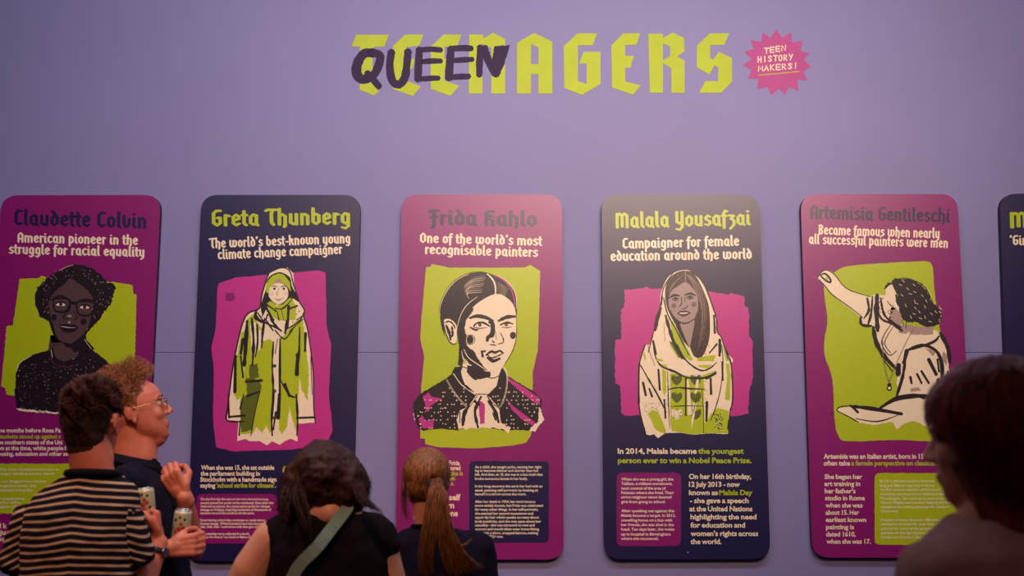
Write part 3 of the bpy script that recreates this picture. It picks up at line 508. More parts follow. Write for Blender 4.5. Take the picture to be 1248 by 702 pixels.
a.line([(62, 78), (76, 80)], 5, 'pink', 3); a.line([(75, 80), (88, 60), (108, 54), (135, 72), (160, 105), (190, 125), (255, 145)], 2.4, 'black', 4); a.line([(78, 84), (100, 108), (125, 138), (190, 185), (235, 222)], 2.4, 'black', 4)
a.line([(85, 70), (100, 66), (116, 82), (118, 96), (100, 88), (84, 72)], 5, 'black', 5); a.dot((106, 82), 6, 'lime', 6)
a.poly([(250, 145), (275, 135), (300, 140), (315, 150), (330, 230), (430, 260), (480, 260), (515, 320), (525, 400), (520, 480), (500, 520), (490, 580), (450, 590), (405, 570), (370, 580), (345, 600), (330, 575), (270, 585), (210, 575), (180, 555), (140, 535), (150, 525), (210, 520), (290, 525), (350, 490), (345, 440), (350, 410), (300, 340), (275, 290), (262, 250), (225, 240), (220, 210), (240, 180)], 'cream', 3, jag=2)
a.poly([(235, 155), (270, 140), (262, 240), (225, 245), (220, 210)], 'cream', 4, jag=4)
for p, wd in (([(244, 150), (250, 190), (236, 215)], 6), ([(262, 145), (258, 200), (248, 238)], 6), ([(278, 140), (276, 200), (280, 260)], 12), ([(222, 215), (225, 240), (258, 245)], 7), ([(265, 250), (275, 300), (300, 345), (352, 400)], 10), ([(352, 380), (350, 410)], 16), ([(290, 150), (300, 200), (320, 225), (360, 250)], 6), ([(290, 525), (350, 492), (440, 485), (490, 505)], 10), ([(375, 360), (365, 420), (345, 485)], 7), ([(380, 330), (370, 370)], 14), ([(380, 330), (430, 310), (480, 330), (500, 380), (498, 450), (485, 490)], 9), ([(400, 325), (470, 300), (490, 280)], 6), ([(455, 360), (480, 410)], 12), ([(488, 430), (480, 480)], 14), ([(495, 270), (520, 320), (528, 370)], 9), ([(520, 400), (515, 450)], 5), ([(392, 420), (396, 440)], 8), ([(415, 410), (430, 440)], 8), ([(430, 400), (455, 440)], 8), ([(190, 520), (260, 528), (362, 546)], 9), ([(188, 518), (212, 540)], 8), ([(205, 562), (280, 572), (350, 550)], 2.4), ([(140, 535), (180, 555), (215, 575)], 2.4), ([(140, 535), (150, 522), (190, 518)], 2.4), ([(120, 548), (126, 540)], 3), ([(385, 490), (410, 482), (440, 492)], 9), ([(300, 360), (330, 400)], 4), ([(485, 360), (490, 400)], 8)): a.line(p, wd, 'black', 6, rough=.3)
for p in ([(380, 250), (470, 245), (470, 275), (395, 275)], [(330, 170), (355, 200), (350, 240), (318, 220)], [(440, 320), (480, 330), (470, 350)], [(505, 330), (520, 350), (515, 380), (500, 360)], [(390, 460), (420, 455), (430, 466), (395, 470)], [(500, 470), (515, 460), (510, 490)]): a.poly(p, 'tan', 4, jag=1.5)
for i in range(26):
    t = i / 25; x = 298 - 2 * math.sin(t * 3) + (320 - 298) * t * t; y = 300 + 140 * t; a.dot((x, y), 2.6, 'black', 7, 6); a.dot((x, y), 1.3, 'cream', 8, 5)
for i in range(34):
    t = i / 33; x = 412 - 92 * t ** .8; y = 245 + 190 * t; a.dot((x, y), 2.4, 'black', 7, 6); a.dot((x, y), 1.2, 'cream', 8, 5)
a.dot((320, 447), 7, 'black', 7); a.dot((319, 437), 4, 'pink', 8); a.dot((320, 458), 9, 'black', 7); a.dot((320, 458), 5, 'cream', 8)
a.line([(325, 240), (300, 280), (295, 310), (320, 345), (345, 330)], 2.4, 'black', 7); a.line([(335, 245), (310, 285), (305, 310), (325, 338)], 2, 'black', 7)
a.fr(1060, 330, 6.38)
a.poly([(175, 100), (190, 60), (250, 60), (330, 70), (400, 110), (450, 170), (490, 250), (540, 290), (560, 350), (545, 400), (490, 435), (420, 430), (360, 400), (300, 400), (250, 370), (230, 300), (205, 230), (215, 180)], 'black', 5, sm=True, jag=5, step=14)
a.poly([(120, 130), (150, 100), (170, 105), (205, 180), (215, 260), (240, 300), (250, 380), (240, 470), (180, 430), (90, 370), (65, 320), (60, 260), (100, 210), (125, 180)], 'cream', 4, sm=True)
a.poly([(160, 350), (200, 290), (240, 330), (250, 400), (240, 450), (190, 420)], 'tan', 5); a.poly([(250, 420), (330, 420), (350, 440), (280, 490), (220, 480)], 'tan', 5)
for p, wd in (([(120, 135), (145, 105), (170, 100)], 14), ([(62, 260), (70, 330), (100, 380), (170, 410), (245, 465)], 10), ([(105, 210), (75, 245), (62, 265)], 4), ([(135, 235), (160, 265), (185, 280)], 4), ([(75, 290), (90, 300)], 4), ([(80, 320), (90, 325)], 4), ([(200, 430), (250, 465)], 18), ([(250, 55), (300, 62), (400, 100), (455, 165), (490, 245)], 5), ([(205, 190), (215, 250)], 16), ([(250, 380), (265, 430)], 5), ([(285, 385), (280, 450)], 5)): a.line(p, wd, 'black', 7, rough=.3)
a.ring((155, 320), 14, 4, 'black', 7)
for x, y, t in ((260, 80, .6), (345, 110, .8), (350, 165, .5), (315, 180, .2), (350, 240, 1.3), (280, 270, 1.2), (355, 290, 1), (345, 335, .4), (430, 280, 1.2), (430, 360, 1.3), (480, 335, .9), (410, 195, .7), (365, 255, .3), (295, 140, .8), (240, 110, .4), (385, 320, 1.0), (515, 320, .8), (320, 360, 1.1), (250, 190, .6), (470, 395, .2), (395, 370, .4), (440, 235, 1)):
    a.line([(x - math.cos(t) * 13, y - math.sin(t) * 13), (x + math.cos(t) * 13, y + math.sin(t) * 13)], 8, 'cream', 8, ends=.3)
a.line([(420, 110), (470, 180), (485, 240)], 6, 'cream', 6)
for i in range(20): a.dot((545 + a.r.uniform(-8, 12), a.r.uniform(270, 400)), 4, 'cream' if i % 2 else 'tan', 8, 5)
a.build('portrait_print', p5)
a = A(); s5 = lambda x: 970 + x / 4.083
body(a, 'Artemisia was an Italian artist, born in 1593. Her', 1003.8, 558.9, 1149, 5.9); body(a, 'often take', 1003.8, 567.2, 1036, 5.9); body(a, 'a female perspective on classical a', 1037.6, 567.2, 1145, 5.9, 'lime')
for t, x0, x1, y in (('She began her', 142, 330, 219), ('art training in', 142, 320, 254), ("her father's", 143, 297, 290), ('studio in Rome', 145, 343, 325), ('when she was', 147, 332, 361), ('about 15. Her', 148, 315, 397), ('earliest known', 148, 350, 433), ('painting is', 150, 290, 469), ('dated 1610,', 150, 298, 505), ('when she was 17.', 152, 373, 541)): body(a, t, s5(x0), 530 + y / 4.083, s5(x1), 5.7)
a.build('body_text', p5)
a = A(2); rbox(a, 1066, 576.5, 1170, 664, 7, 'lime'); a.dot((1093, 671), 1, 'navy', 2, 6); a.build('text_box', p5)
a = A()
tx = "By 1613, she had moved to Florence|long and difficult rape trial in Rome.|the first woman member of Florence's|Academy whose previous members had|Michelangelo. She went on to work in Rome,|Venice, Naples and London, helping her fath|complete the ceiling paintings for Queen's|Greenwich.|Despite constant financial difficulties, Arte|worked as an artist for over forty years|painted for some of the greatest intel|patrons of the age including the Spa|Family and Charles I. She died in Nap".split('|')
for i, (t, y, e) in enumerate(zip(tx, (124, 163, 198, 235, 273, 308, 345, 382, 456, 493, 530, 568, 605), (555, 560, 605, 640, 690, 695, 685, 250, 690, 640, 615, 612, 608))): body(a, t, 1072 + i * .17, 570 + y / 7.02, 1060 + e / 7.02, 3.2, 'cream', 3, off=.022)
a.build('small_text', p5)
# ---- panel 6
p6 = panel([(1218.5, 236), (1412, 236), (1436, 679), (1233.5, 679)], 'navy', 'navy panel cut off by the right edge with a lime capital M')
a = A(); blackletter(a, 'M', 1231, 278, 1252, 277.4, 14.5, 'lime'); a.build('title_lettering', p6)
a = A(); blackletter(a, "'Girl", 1231, 299, 1254, 298.5, 9, 'cream'); a.build('subtitle_lettering', p6)

# ------------------------------------------------------------------ the title on the wall
TY = WY - 0.0012
def paint(name, rgb): return mat(name, rgb, rough=.6, var=.05, scale=9, spec=.25)
INK['title_lime'] = (184, 196, 48); INK['title_violet'] = (50, 26, 62); INK['burst_pink'] = (186, 78, 134); INK['burst_cream'] = (250, 226, 176)
for k in ('title_lime', 'title_violet', 'burst_pink', 'burst_cream'): paint('print_' + k, INK[k])
t0 = P(660, 115, WY); title = thing('wall_title', 'angular lime-green capitals forming the big title on the wall', 'sign', (t0.x, WY, t0.z))
def letter(fr, polys, root=title, k='title_lime', nm='letter', layer=0):
    a = Art(TY, seed=4).fr(*fr)
    for p in polys: a.poly(p, k, layer)
    return a.build(nm, root)
ZA, ZB = (400, 20, 4.16), (680, 20, 3.782)
letter(ZA, [[(118, 153), (142, 93), (308, 93), (285, 153), (232, 155), (225, 185), (225, 345), (258, 380), (232, 401), (160, 372), (160, 153)]])
letter(ZA, [[(390, 92), (483, 92), (460, 150), (398, 155), (398, 215), (440, 215), (425, 268), (398, 268), (398, 325), (470, 355), (430, 404), (328, 368), (328, 150)]])
letter(ZA, [[(585, 92), (675, 92), (655, 150), (590, 155), (590, 215), (632, 215), (618, 268), (590, 268), (590, 325), (665, 352), (620, 403), (520, 368), (520, 155)]])
letter(ZA, [[(715, 92), (782, 92), (790, 112), (836, 82), (897, 115), (897, 391), (827, 391), (827, 160), (782, 140), (782, 391), (713, 391)]])
letter(ZA, [[(957, 135), (1028, 92), (1028, 391), (957, 391)], [(1028, 92), (1045, 84), (1136, 128), (1066, 158), (1028, 140)], [(1066, 158), (1136, 128), (1136, 391), (1066, 391)], [(1028, 242), (1066, 242), (1066, 292), (1028, 292)]])
letter(ZB, [[(90, 78), (180, 78), (160, 133), (92, 133), (92, 298), (132, 312), (132, 218), (98, 218), (118, 163), (196, 163), (196, 312), (110, 362), (30, 330), (26, 138)]])
letter(ZB, [[(300, 78), (379, 78), (362, 130), (310, 133), (310, 182), (351, 182), (333, 237), (310, 237), (310, 300), (382, 318), (345, 361), (250, 328), (246, 135)]])
letter(ZB, [[(416, 80), (484, 80), (484, 352), (424, 352)], [(484, 100), (528, 74), (580, 98), (517, 140), (484, 125)], [(580, 98), (584, 160), (550, 185), (484, 215), (484, 203), (517, 182), (517, 140)], [(484, 215), (550, 185), (584, 205), (584, 352), (523, 352), (523, 240)]])
letter(ZB, [[(700, 78), (790, 78), (765, 132), (702, 132), (702, 192), (715, 200), (742, 163), (802, 192), (803, 300), (752, 352), (650, 352), (680, 298), (738, 298), (738, 235), (722, 225), (698, 268), (640, 235), (640, 135)]])
q0 = P(525, 105, WY); queen = thing('brush_lettering', 'dark violet hand-painted capitals over the first four title letters', 'lettering', (q0.x, WY, q0.z))
def qlet(strokes, polys=()):
    a = Art(TY, seed=len(strokes)).fr(*ZA)
    for p in polys: a.poly(p, 'title_violet', 1, jag=2, step=10)
    for p, wd in strokes: a.line(p, wd, 'title_violet', 1, ends=.82, rough=.06)
    a.build('letter', queen)
qlet([([(225, 185), (180, 190), (148, 240), (145, 290), (170, 318), (205, 312)], 50), ([(225, 185), (262, 195), (258, 240), (235, 290), (195, 320)], 42), ([(200, 290), (232, 325), (255, 352)], 36)])
qlet([([(320, 185), (312, 250), (325, 325), (360, 345), (388, 310), (398, 250), (404, 182)], 42)])
qlet([([(462, 172), (458, 240), (455, 315)], 40), ([(462, 170), (520, 166), (568, 170)], 29), ([(462, 230), (520, 226), (568, 226)], 28), ([(458, 318), (510, 314), (556, 313)], 28)])
qlet([([(622, 168), (616, 240), (612, 308)], 42), ([(620, 164), (680, 160), (722, 162)], 32), ([(620, 224), (680, 220), (728, 218)], 28), ([(612, 310), (660, 305), (710, 304)], 30)])
qlet([([(770, 158), (767, 230), (766, 294)], 34)], [[(752, 150), (805, 146), (850, 270), (866, 300), (850, 312), (830, 300)], [(842, 150), (922, 145), (895, 235), (866, 308), (842, 308), (826, 250)]])
b0 = P(946, 112, WY); burst = thing('starburst_badge', 'pink starburst badge beside the end of the wall title', 'badge', (b0.x, WY, b0.z))
a = Art(TY, seed=3).fr(905, 30, 7.8)
a.poly([(322, 45), (378, 128), (460, 72), (470, 170), (572, 152), (552, 250), (640, 270), (580, 335), (650, 398), (578, 445), (615, 528), (518, 520), (535, 628), (440, 590), (405, 668), (345, 608), (272, 668), (238, 590), (140, 612), (148, 515), (50, 512), (85, 430), (2, 382), (90, 328), (12, 255), (105, 235), (80, 145), (180, 165), (190, 70), (265, 125)], 'burst_pink', 0)
a.build('star', burst)
CAPS = dict(T=[[(0, 1), (1, 1)], [(.5, 1), (.5, 0)]], E=[[(0, 0), (0, 1)], [(0, 1), (.9, 1)], [(0, .5), (.8, .5)], [(0, 0), (.9, 0)]], N=[[(0, 0), (0, 1), (.9, 0), (.9, 1)]], H=[[(0, 0), (0, 1)], [(.8, 0), (.8, 1)], [(0, .5), (.8, .5)]],
            I=[[(.4, 0), (.4, 1)]], S=[[(.8, .85), (.4, 1), (.05, .78), (.4, .52), (.75, .28), (.4, 0), (0, .12)]], O=[[(.4, 1), (0, .6), (.1, .15), (.45, 0), (.8, .4), (.75, .85), (.4, 1)]], R=[[(0, 0), (0, 1), (.7, .9), (.65, .58), (.1, .5), (.8, 0)]],
            Y=[[(0, 1), (.4, .5)], [(.85, 1), (.3, 0)]], M=[[(0, 0), (.1, 1), (.5, .3), (.9, 1), (1, 0)]], A=[[(0, 0), (.45, 1), (.9, 0)], [(.2, .35), (.7, .35)]], K=[[(0, 0), (0, 1)], [(.8, 1), (.05, .45), (.85, 0)]])
CAPS['!'] = [[(.3, 1), (.3, .35)], [(.3, .05), (.3, .03)]]
a = Art(TY, seed=3).fr(905, 30, 7.8)
for t, x0, x1, y0, y1, h in (('TEEN', 205, 425, 272, 245, 48), ('HISTORY', 145, 490, 358, 335, 52), ('MAKERS!', 148, 545, 440, 415, 50)):
    st = (x1 - x0) / len(t)
    for i, ch in enumerate(t):
        for p in CAPS[ch]: a.line([(x0 + st * (i + q[0] * .72) + 3, y0 + (y1 - y0) * i / (len(t) - 1) - q[1] * h) for q in p], 11, 'burst_cream', 1, sm=ch in 'SO', ends=.9)
a.build('lettering', burst)
a = Art(TY, seed=3).fr(905, 30, 7.8); a.line([(150, 480), (340, 464), (538, 446)], 8, 'title_lime', 1, ends=.9); a.build('underline', burst)
# ------------------------------------------------------------------ figures: primitives fused into one smooth surface
def skin_mat(name, rgb, rgb2): return mat(name, rgb, rough=.46, scale=14, rgb2=rgb2, sss=.25, bump=.05, spec=.4)
SKIN_A = skin_mat('skin_ruddy', (200, 110, 84), (220, 132, 104)); SKIN_B = skin_mat('skin_pale', (212, 150, 122), (226, 168, 140)); SKIN_C = skin_mat('skin_warm', (188, 126, 98), (206, 144, 114))
def frame(ax, ref=Vector((0, 0, 1))):
    z = ax.normalized(); x = ref.cross(z)
    if x.length < 1e-4: x = Vector((1, 0, 0))
    x.normalize(); return x, z.cross(x), z
class Blob:
    def __init__(s): s.V = []; s.F = []
    def loft(s, rings):               # rings: (centre, axis_x * rx, axis_y * ry)
        n = 20; b = len(s.V)
        for c, ax, ay in rings:
            for i in range(n):
                t = 2 * PI * i / n; s.V.append(c + ax * math.cos(t) + ay * math.sin(t))
        for k in range(len(rings) - 1):
            for i in range(n):
                j = (i + 1) % n; s.F.append((b + k * n + i, b + k * n + j, b + (k + 1) * n + j, b + (k + 1) * n + i))
        for k, rev in ((0, True), (len(rings) - 1, False)):
            s.V.append(rings[k][0]); c = len(s.V) - 1
            for i in range(n):
                j = (i + 1) % n; f = (b + k * n + i, b + k * n + j, c); s.F.append(f[::-1] if rev else f)
    def cap(s, a, b, ra, rb, fx=1.0, ref=Vector((0, 1, 0))):     # tapered limb with round ends; fx flattens along one axis
        a, b = Vector(a), Vector(b); x, y, z = frame(b - a, ref); R = []; L = (b - a).length
        for i in range(6): t = -PI / 2 + PI / 2 * i / 5; R.append((a + z * ra * math.sin(t), x * max(1e-4, ra * math.cos(t)), y * max(1e-4, ra * fx * math.cos(t))))
        for i in range(1, 4): t = i / 4; r = ra + (rb - ra) * t; R.append((a + (b - a) * t, x * r, y * r * fx))
        for i in range(6): t = PI / 2 * i / 5; R.append((b + z * rb * math.sin(t), x * max(1e-4, rb * math.cos(t)), y * max(1e-4, rb * fx * math.cos(t))))
        s.loft(R)
    def tube(s, pts, rs, fx=1.0):
        for (a, b), (ra, rb) in zip(zip(pts, pts[1:]), zip(rs, rs[1:])): s.cap(a, b, ra, rb, fx)
    def ell(s, c, r, M=None):
        M = M or Matrix.Identity(3); c = Vector(c); R = []
        for i in range(13):
            t = -PI / 2 + PI * i / 12; R.append((c + M @ Vector((0, 0, r[2] * math.sin(t))), M @ Vector((max(1e-4, r[0] * math.cos(t)), 0, 0)), M @ Vector((0, max(1e-4, r[1] * math.cos(t)), 0))))
        s.loft(R)
    def build(s, name, m, root, voxel=.006, smooth=6, disp=None, axes=None):
        WP = wpos(root)
        if axes:                                   # the mesh gets its own frame, so object-space patterns follow the limb
            og, Rm = axes; o = link_mesh(name, [tuple(Rm.transposed() @ (v - og)) for v in s.V], s.F, m, root, smooth=True); o.location = og - WP; o.rotation_euler = Rm.to_euler()
        else: o = link_mesh(name, [tuple(v - WP) for v in s.V], s.F, m, root, smooth=True)
        r = o.modifiers.new('remesh', 'REMESH'); r.mode = 'VOXEL'; r.voxel_size = voxel; r.use_smooth_shade = True
        if smooth: q = o.modifiers.new('smooth', 'SMOOTH'); q.iterations = smooth; q.factor = .5
        for st, sc in (disp or []):
            k = ('clouds', sc); t = bpy.data.textures.get('clouds_%g' % sc) or bpy.data.textures.new('clouds_%g' % sc, 'CLOUDS'); t.noise_scale = sc; t.noise_depth = 2
            d = o.modifiers.new('folds', 'DISPLACE'); d.texture = t; d.strength = st; d.mid_level = .5; d.texture_coords = 'GLOBAL'
        return o
def head(b, c, yaw=0, pitch=0, roll=0, k=1.0, fem=False, face=True):
    """cranium, face, nose, lips, ears about the head centre c; faces +y at yaw 0. returns the head frame"""
    M = Matrix.Rotation(yaw, 3, 'Z') @ Matrix.Rotation(pitch, 3, 'X') @ Matrix.Rotation(roll, 3, 'Y')
    c = Vector(c); W = lambda x, y, z: c + M @ Vector((x, y, z)) * k
    E = lambda p, r, R=None: b.ell(W(*p), [q * k for q in r], M @ R if R else M)
    E((0, -.018, .024), (.0755, .094, .088)); E((0, -.045, -.005), (.068, .062, .072))
    b.loft([(W(0, yc, z), M @ Vector((rx, 0, 0)) * k, M @ Vector((0, ry, 0)) * k) for z, yc, rx, ry in (
        (.088, .004, .040, .052), (.070, .004, .058, .074), (.045, .004, .068, .087), (.020, .004, .071, .0905), (.004, .004, .0705, .088), (-.010, .006, .070, .0855), (-.030, .008, .068, .085), (-.050, .014, .064, .080),
        (-.070, .022, .058, .0715), (-.088, .034, .048, .059), (-.104, .048, .034, .045), (-.116, .056, .018, .026))])
    for q in (-1, 1):
        E((.030 * q, .063, -.028), (.026, .024, .028)); E((.030 * q, .0835, .020), (.022, .010, .008))
        R = Matrix.Rotation(q * .35, 3, 'Z'); E((.077 * q, -.006, -.012), (.007, .016, .026), R); E((.081 * q, -.012, -.002), (.006, .015, .022), R); E((.079 * q, -.004, -.036), (.006, .008, .010), R)
        for i in range(9): t = -1.2 + 3.6 * i / 8; E((.0835 * q, -.012 - math.sin(t) * .0165, -.004 + math.cos(t) * .028), (.0045, .0045, .0055))
    E((0, .074, -.100), (.019, .018, .015)); E((0, .080, -.005), (.013, .012, .022))
    if face:
        b.cap(W(0, .088, .008), W(0, .110, -.026), .0065 * k, .0100 * k)
        for q in (-1, 1): E((.011 * q, .102, -.032), (.008, .010, .007)); E((.010 * q, .0925, -.060), (.014, .007, .0045)); E((.009 * q, .091, -.070), (.013, .008, .006))
    return W, M
def hand(b, wrist, palm, side, curl, grip=.9, k=1.0, spread=1.0):
    """wrist point, palm direction (unit), side = direction from little finger to index, curl = direction the fingers close to"""
    wrist, palm, side, curl = Vector(wrist), Vector(palm).normalized(), Vector(side).normalized(), Vector(curl).normalized()
    b.cap(wrist - palm * .015, wrist + palm * .03 * k, .024 * k, .026 * k, .7, ref=curl)
    for q in (-.026, -.009, .009, .026): b.cap(wrist + palm * .02 * k + side * q * .7 * k, wrist + palm * .082 * k + side * q * k, .0145 * k, .012 * k)
    for i, (q, L) in enumerate(((-.029, .80), (-.010, .95), (.010, 1.0), (.029, .93))):
        p = wrist + palm * (.085 - abs(q) * .2) * k + side * q * k * spread; d = palm; ang = 0
        for seg, r, bend in ((.040, .0092, .75), (.026, .0084, 1.0), (.022, .0076, .8)):
            ang += bend * grip * (1 + .06 * i); d = palm * math.cos(ang) + curl * math.sin(ang)
            e = p + d * seg * L * k; b.cap(p, e, r * k, r * .93 * k); p = e
    p = wrist + palm * .03 * k + side * .026 * k; d = (palm * .6 + side * .6 + curl * .55).normalized()
    e = p + d * .042 * k; b.cap(p, e, .013 * k, .011 * k); d2 = (palm * .75 + curl * .8 - side * .15).normalized(); f = e + d2 * .032 * k; b.cap(e, f, .0105 * k, .009 * k)
    b.cap(f, f + (palm * .4 + curl * .7 - side * .5).normalized() * .02 * k, .009 * k, .008 * k)
def legs(b, hipc, foot_z=0.0, r=1.0, yaw=0, grow=0.0):
    M = Matrix.Rotation(yaw, 3, 'Z')
    for q in (-1, 1):
        h = hipc + M @ Vector((.09 * q, 0, -.03)); kx = hipc + M @ Vector((.10 * q, .01, 0)); kn = Vector((kx.x, kx.y, .48)); an = Vector((kx.x, kx.y - .01, .10))
        b.cap(h, kn, .083 * r + grow, .056 * r + grow); b.cap(kn, an, .055 * r + grow, .036 * r + grow)
def shoes(root, hipc, yaw, m, grow=0):
    M = Matrix.Rotation(yaw, 3, 'Z')
    for q in (-1, 1):
        c = Vector((hipc.x, hipc.y, 0)) + M @ Vector((.10 * q, 0, 0)); b = Blob()
        b.ell(c + M @ Vector((0, .03, .045)), (.045, .13, .045), M); b.ell(c + M @ Vector((0, -.04, .07)), (.042, .055, .068), M); b.ell(c + M @ Vector((0, .09, .035)), (.047, .075, .034), M)
        o = b.build('shoe', m, root, voxel=.009, smooth=3)
def torso_rings(b, L, yaw=0, lean=Vector((0, 0, 0))):
    """L: list of (centre, half width, half depth)"""
    M = Matrix.Rotation(yaw, 3, 'Z'); b.loft([(Vector(c), M @ Vector((rx, 0, 0)), M @ Vector((0, ry, 0))) for c, rx, ry in L])
# ------------------------------------------------------------------ hair
def hair_mat(name, rgb, rgb2, scale=6, rough=.42): return mat(name, rgb, rough=rough, scale=scale, rgb2=rgb2, stretch=(22, 22, 2.5), spec=.3)
class Hair:
    def __init__(s, seed=1): s.V = []; s.F = []; s.r = random.Random(seed)
    def strand(s, pts, w):
        n = len(pts); b = len(s.V)
        for i, p in enumerate(pts):
            ax = (pts[min(n - 1, i + 1)] - pts[max(0, i - 1)]); x, y, z = frame(ax, Vector((.2, .5, .8))); t = i / (n - 1); q = w * (1 - .75 * t ** 2) * (.6 + .4 * min(1, 4 * t))
            for a in (0, 2.094, 4.189): s.V.append(p + x * math.cos(a) * q + y * math.sin(a) * q)
        for i in range(n - 1):
            for a in range(3): c = (a + 1) % 3; s.F.append((b + i * 3 + a, b + i * 3 + c, b + i * 3 + 3 + c, b + i * 3 + 3 + a))
        s.F.append((b, b + 2, b + 1)); s.F.append((b + n * 3 - 3, b + n * 3 - 2, b + n * 3 - 1))
    def lock(s, guide, count, spread, w, wave=0.0, freq=10, taper=0.0):
        r = s.r
        for _ in range(count):
            o = Vector((r.gauss(0, 1), r.gauss(0, 1), r.gauss(0, 1))) * spread; ph = r.uniform(0, 6.28); n = len(guide); pts = []; ln = r.uniform(.8, 1.0)
            for i in range(n):
                t = i / (n - 1); g = guide[min(n - 1, i)]; k = 1 - taper * t
                pts.append(g + o * k + Vector((math.sin(ph + t * freq), math.cos(ph * 1.3 + t * freq), .3 * math.sin(ph + t * freq))) * wave * (.3 + t))
            m = max(3, int(n * ln)); s.strand(pts[:m], w * r.uniform(.7, 1.3))
    def build(s, name, m, root):
        WP = wpos(root); return link_mesh(name, [tuple(v - WP) for v in s.V], s.F, m, root, smooth=True)
def bez(p, n=10):
    p = [Vector(q) for q in p]; out = []
    m = len(p)
    for i in range(m - 1):
        a, b, c, d = p[max(0, i - 1)], p[i], p[i + 1], p[min(m - 1, i + 2)]
        k = max(2, n // (m - 1))
        for j in range(k):
            t = j / k; out.append(.5 * (2 * b + (c - a) * t + (2 * a - 5 * b + 4 * c - d) * t * t + (3 * b - a - 3 * c + d) * t ** 3))
    return out + [p[-1]]
NAVY = mat('navy_cotton', (20, 15, 34), rough=.9, spec=.15, scale=90, bump=.3, var=.15); BLACKC = mat('black_jersey', (20, 14, 18), rough=.9, spec=.15, scale=90, bump=.3, var=.15)
DENIM = mat('dark_denim', (26, 28, 42), rough=.9, spec=.15, scale=150, bump=.3); SHOE = mat('dark_leather', (26, 20, 20), rough=.5)
CUFF = mat('navy_rib', (18, 15, 26), rough=.9, spec=.15, scale=200, bump=.4)
# striped tee material: cream bands on navy
def stripes():
    m = mat('striped_knit', (20, 16, 28), rough=.9, spec=.15, scale=90, bump=.3, var=.1); nt = m.node_tree; n = nt.nodes; L = nt.links; b = n['Principled BSDF']
    tc = n.new('ShaderNodeTexCoord'); nz = n.new('ShaderNodeTexNoise'); nz.inputs['Scale'].default_value = 5; nz.inputs['Detail'].default_value = 1; L.new(tc.outputs['Object'], nz.inputs['Vector'])
    sp = n.new('ShaderNodeSeparateXYZ'); L.new(tc.outputs['Object'], sp.inputs[0])
    def M_(op, a, bb):
        q = n.new('ShaderNodeMath'); q.operation = op
        for i, v in enumerate((a, bb)):
            if v is None: continue
            if hasattr(v, 'is_output'): L.new(v, q.inputs[i])
            else: q.inputs[i].default_value = v
        return q.outputs[0]
    z = M_('ADD', sp.outputs[2], M_('MULTIPLY', nz.outputs['Fac'], .030)); ax = M_('ABSOLUTE', sp.outputs[0], None)
    z = M_('ADD', z, M_('MULTIPLY', ax, .12)); f = M_('FRACT', M_('MULTIPLY', z, 1 / .0213), None)
    r = n.new('ShaderNodeValToRGB'); e = r.color_ramp.elements; e[0].position = .54; e[0].color = s2l((20, 16, 28)); e[1].position = .64; e[1].color = s2l((196, 164, 132))
    x = e.new(.86); x.color = s2l((196, 164, 132)); x = e.new(.96); x.color = s2l((20, 16, 28)); L.new(f, r.inputs[0]); L.new(r.outputs[0], b.inputs['Base Color'])
    return m
STRIPE = stripes()
V3 = Vector
# ================================================================== man in the striped tee, back to us
Y1 = 3.3
def J(px, py, dy=0.0, Y=Y1): return P(px, py, Y + dy)
hc = J(113.5, 514); root = thing('person', 'person seen from behind in a navy tee with thin cream stripes, cropped brown hair', 'person', (hc.x, Y1, 0))
b = Blob(); W, M = head(b, hc, yaw=-.10, pitch=0, k=.98)
nk = J(114, 582, -.01); b.cap(W(0, -.035, -.06), nk, .057, .064); b.cap(W(0, -.035, -.04), J(114, 560, -.01), .057, .060)
hip = V3((hc.x - .02, Y1, .95))
torso_rings(b, [(nk, .06, .06), (J(110, 596), .10, .08), (J(102, 640), .155, .10), (J(98, 702), .150, .10), (V3((hc.x - .03, Y1, 1.12)), .14, .095), (hip, .15, .10), (hip - V3((0, 0, .06)), .14, .10)])
SL = J(40, 640); EL_ = J(24, 745, .05); WL_ = V3((EL_.x + .12, Y1 + .22, EL_.z + .02))
b.cap(J(66, 624), SL, .045, .05); b.cap(SL, EL_, .052, .041); b.cap(EL_, WL_, .039, .027); hand(b, WL_, (.6, .8, .0), (0, 0, 1), (1, .2, 0), .6)
SR = J(147, 634); ER = J(168, 728, .08); WR = J(193, 662, .15)
b.cap(J(130, 618), SR, .045, .052); b.cap(SR, ER, .052, .046); b.cap(ER, WR, .044, .030, 1.0)
HR = (WR - ER).normalized()
hand(b, WR - V3((.004, 0, .0)) + HR * .006, (-.10, .10, 1), (0, -.30, 1) if False else (.25, -.9, .25), (-1, .1, .15), 1.15, k=1.0)
legs(b, hip, r=1.02)
b.build('body', SKIN_A, root, voxel=.0048, smooth=5)
b = Blob()
torso_rings(b, [(J(115, 575, -.012), .066, .070), (J(113, 582, -.005), .092, .082), (J(110, 592), .130, .098), (J(105, 606), .160, .112), (J(100, 625), .178, .122), (J(97, 660), .178, .130), (J(97, 715), .172, .130), (V3((hc.x - .03, Y1, 1.12)), .170, .125), (V3((hc.x - .02, Y1, .92)), .18, .13), (V3((hc.x - .02, Y1, .86)), .18, .13)])
b.build('striped_tee', STRIPE, root, voxel=.0065, smooth=9, disp=[(.018, .11), (.006, .035)])
SLV = []
for S_, E_, st, q in ((SL, EL_, J(68, 626), -1), (SR, ER, J(124, 620), 1)):
    d = (E_ - S_).normalized(); b = Blob(); x_, y_, z_ = frame(d, V3((0, 1, 0))); b.cap(st, S_, .058, .068)
    b.loft([(S_ + d * t, x_ * r_, y_ * r_) for t, r_ in ((-.05, .056), (0, .070), (.06, .076), (.11, .079), (.125, .077))])
    b.build('sleeve', STRIPE, root, voxel=.006, smooth=6, disp=[(.018, .07), (.006, .03)], axes=(S_ + V3((0, 0, .009)), Matrix.Rotation(q * .30, 3, 'Y'))); SLV.append((S_ + d * .125, d))
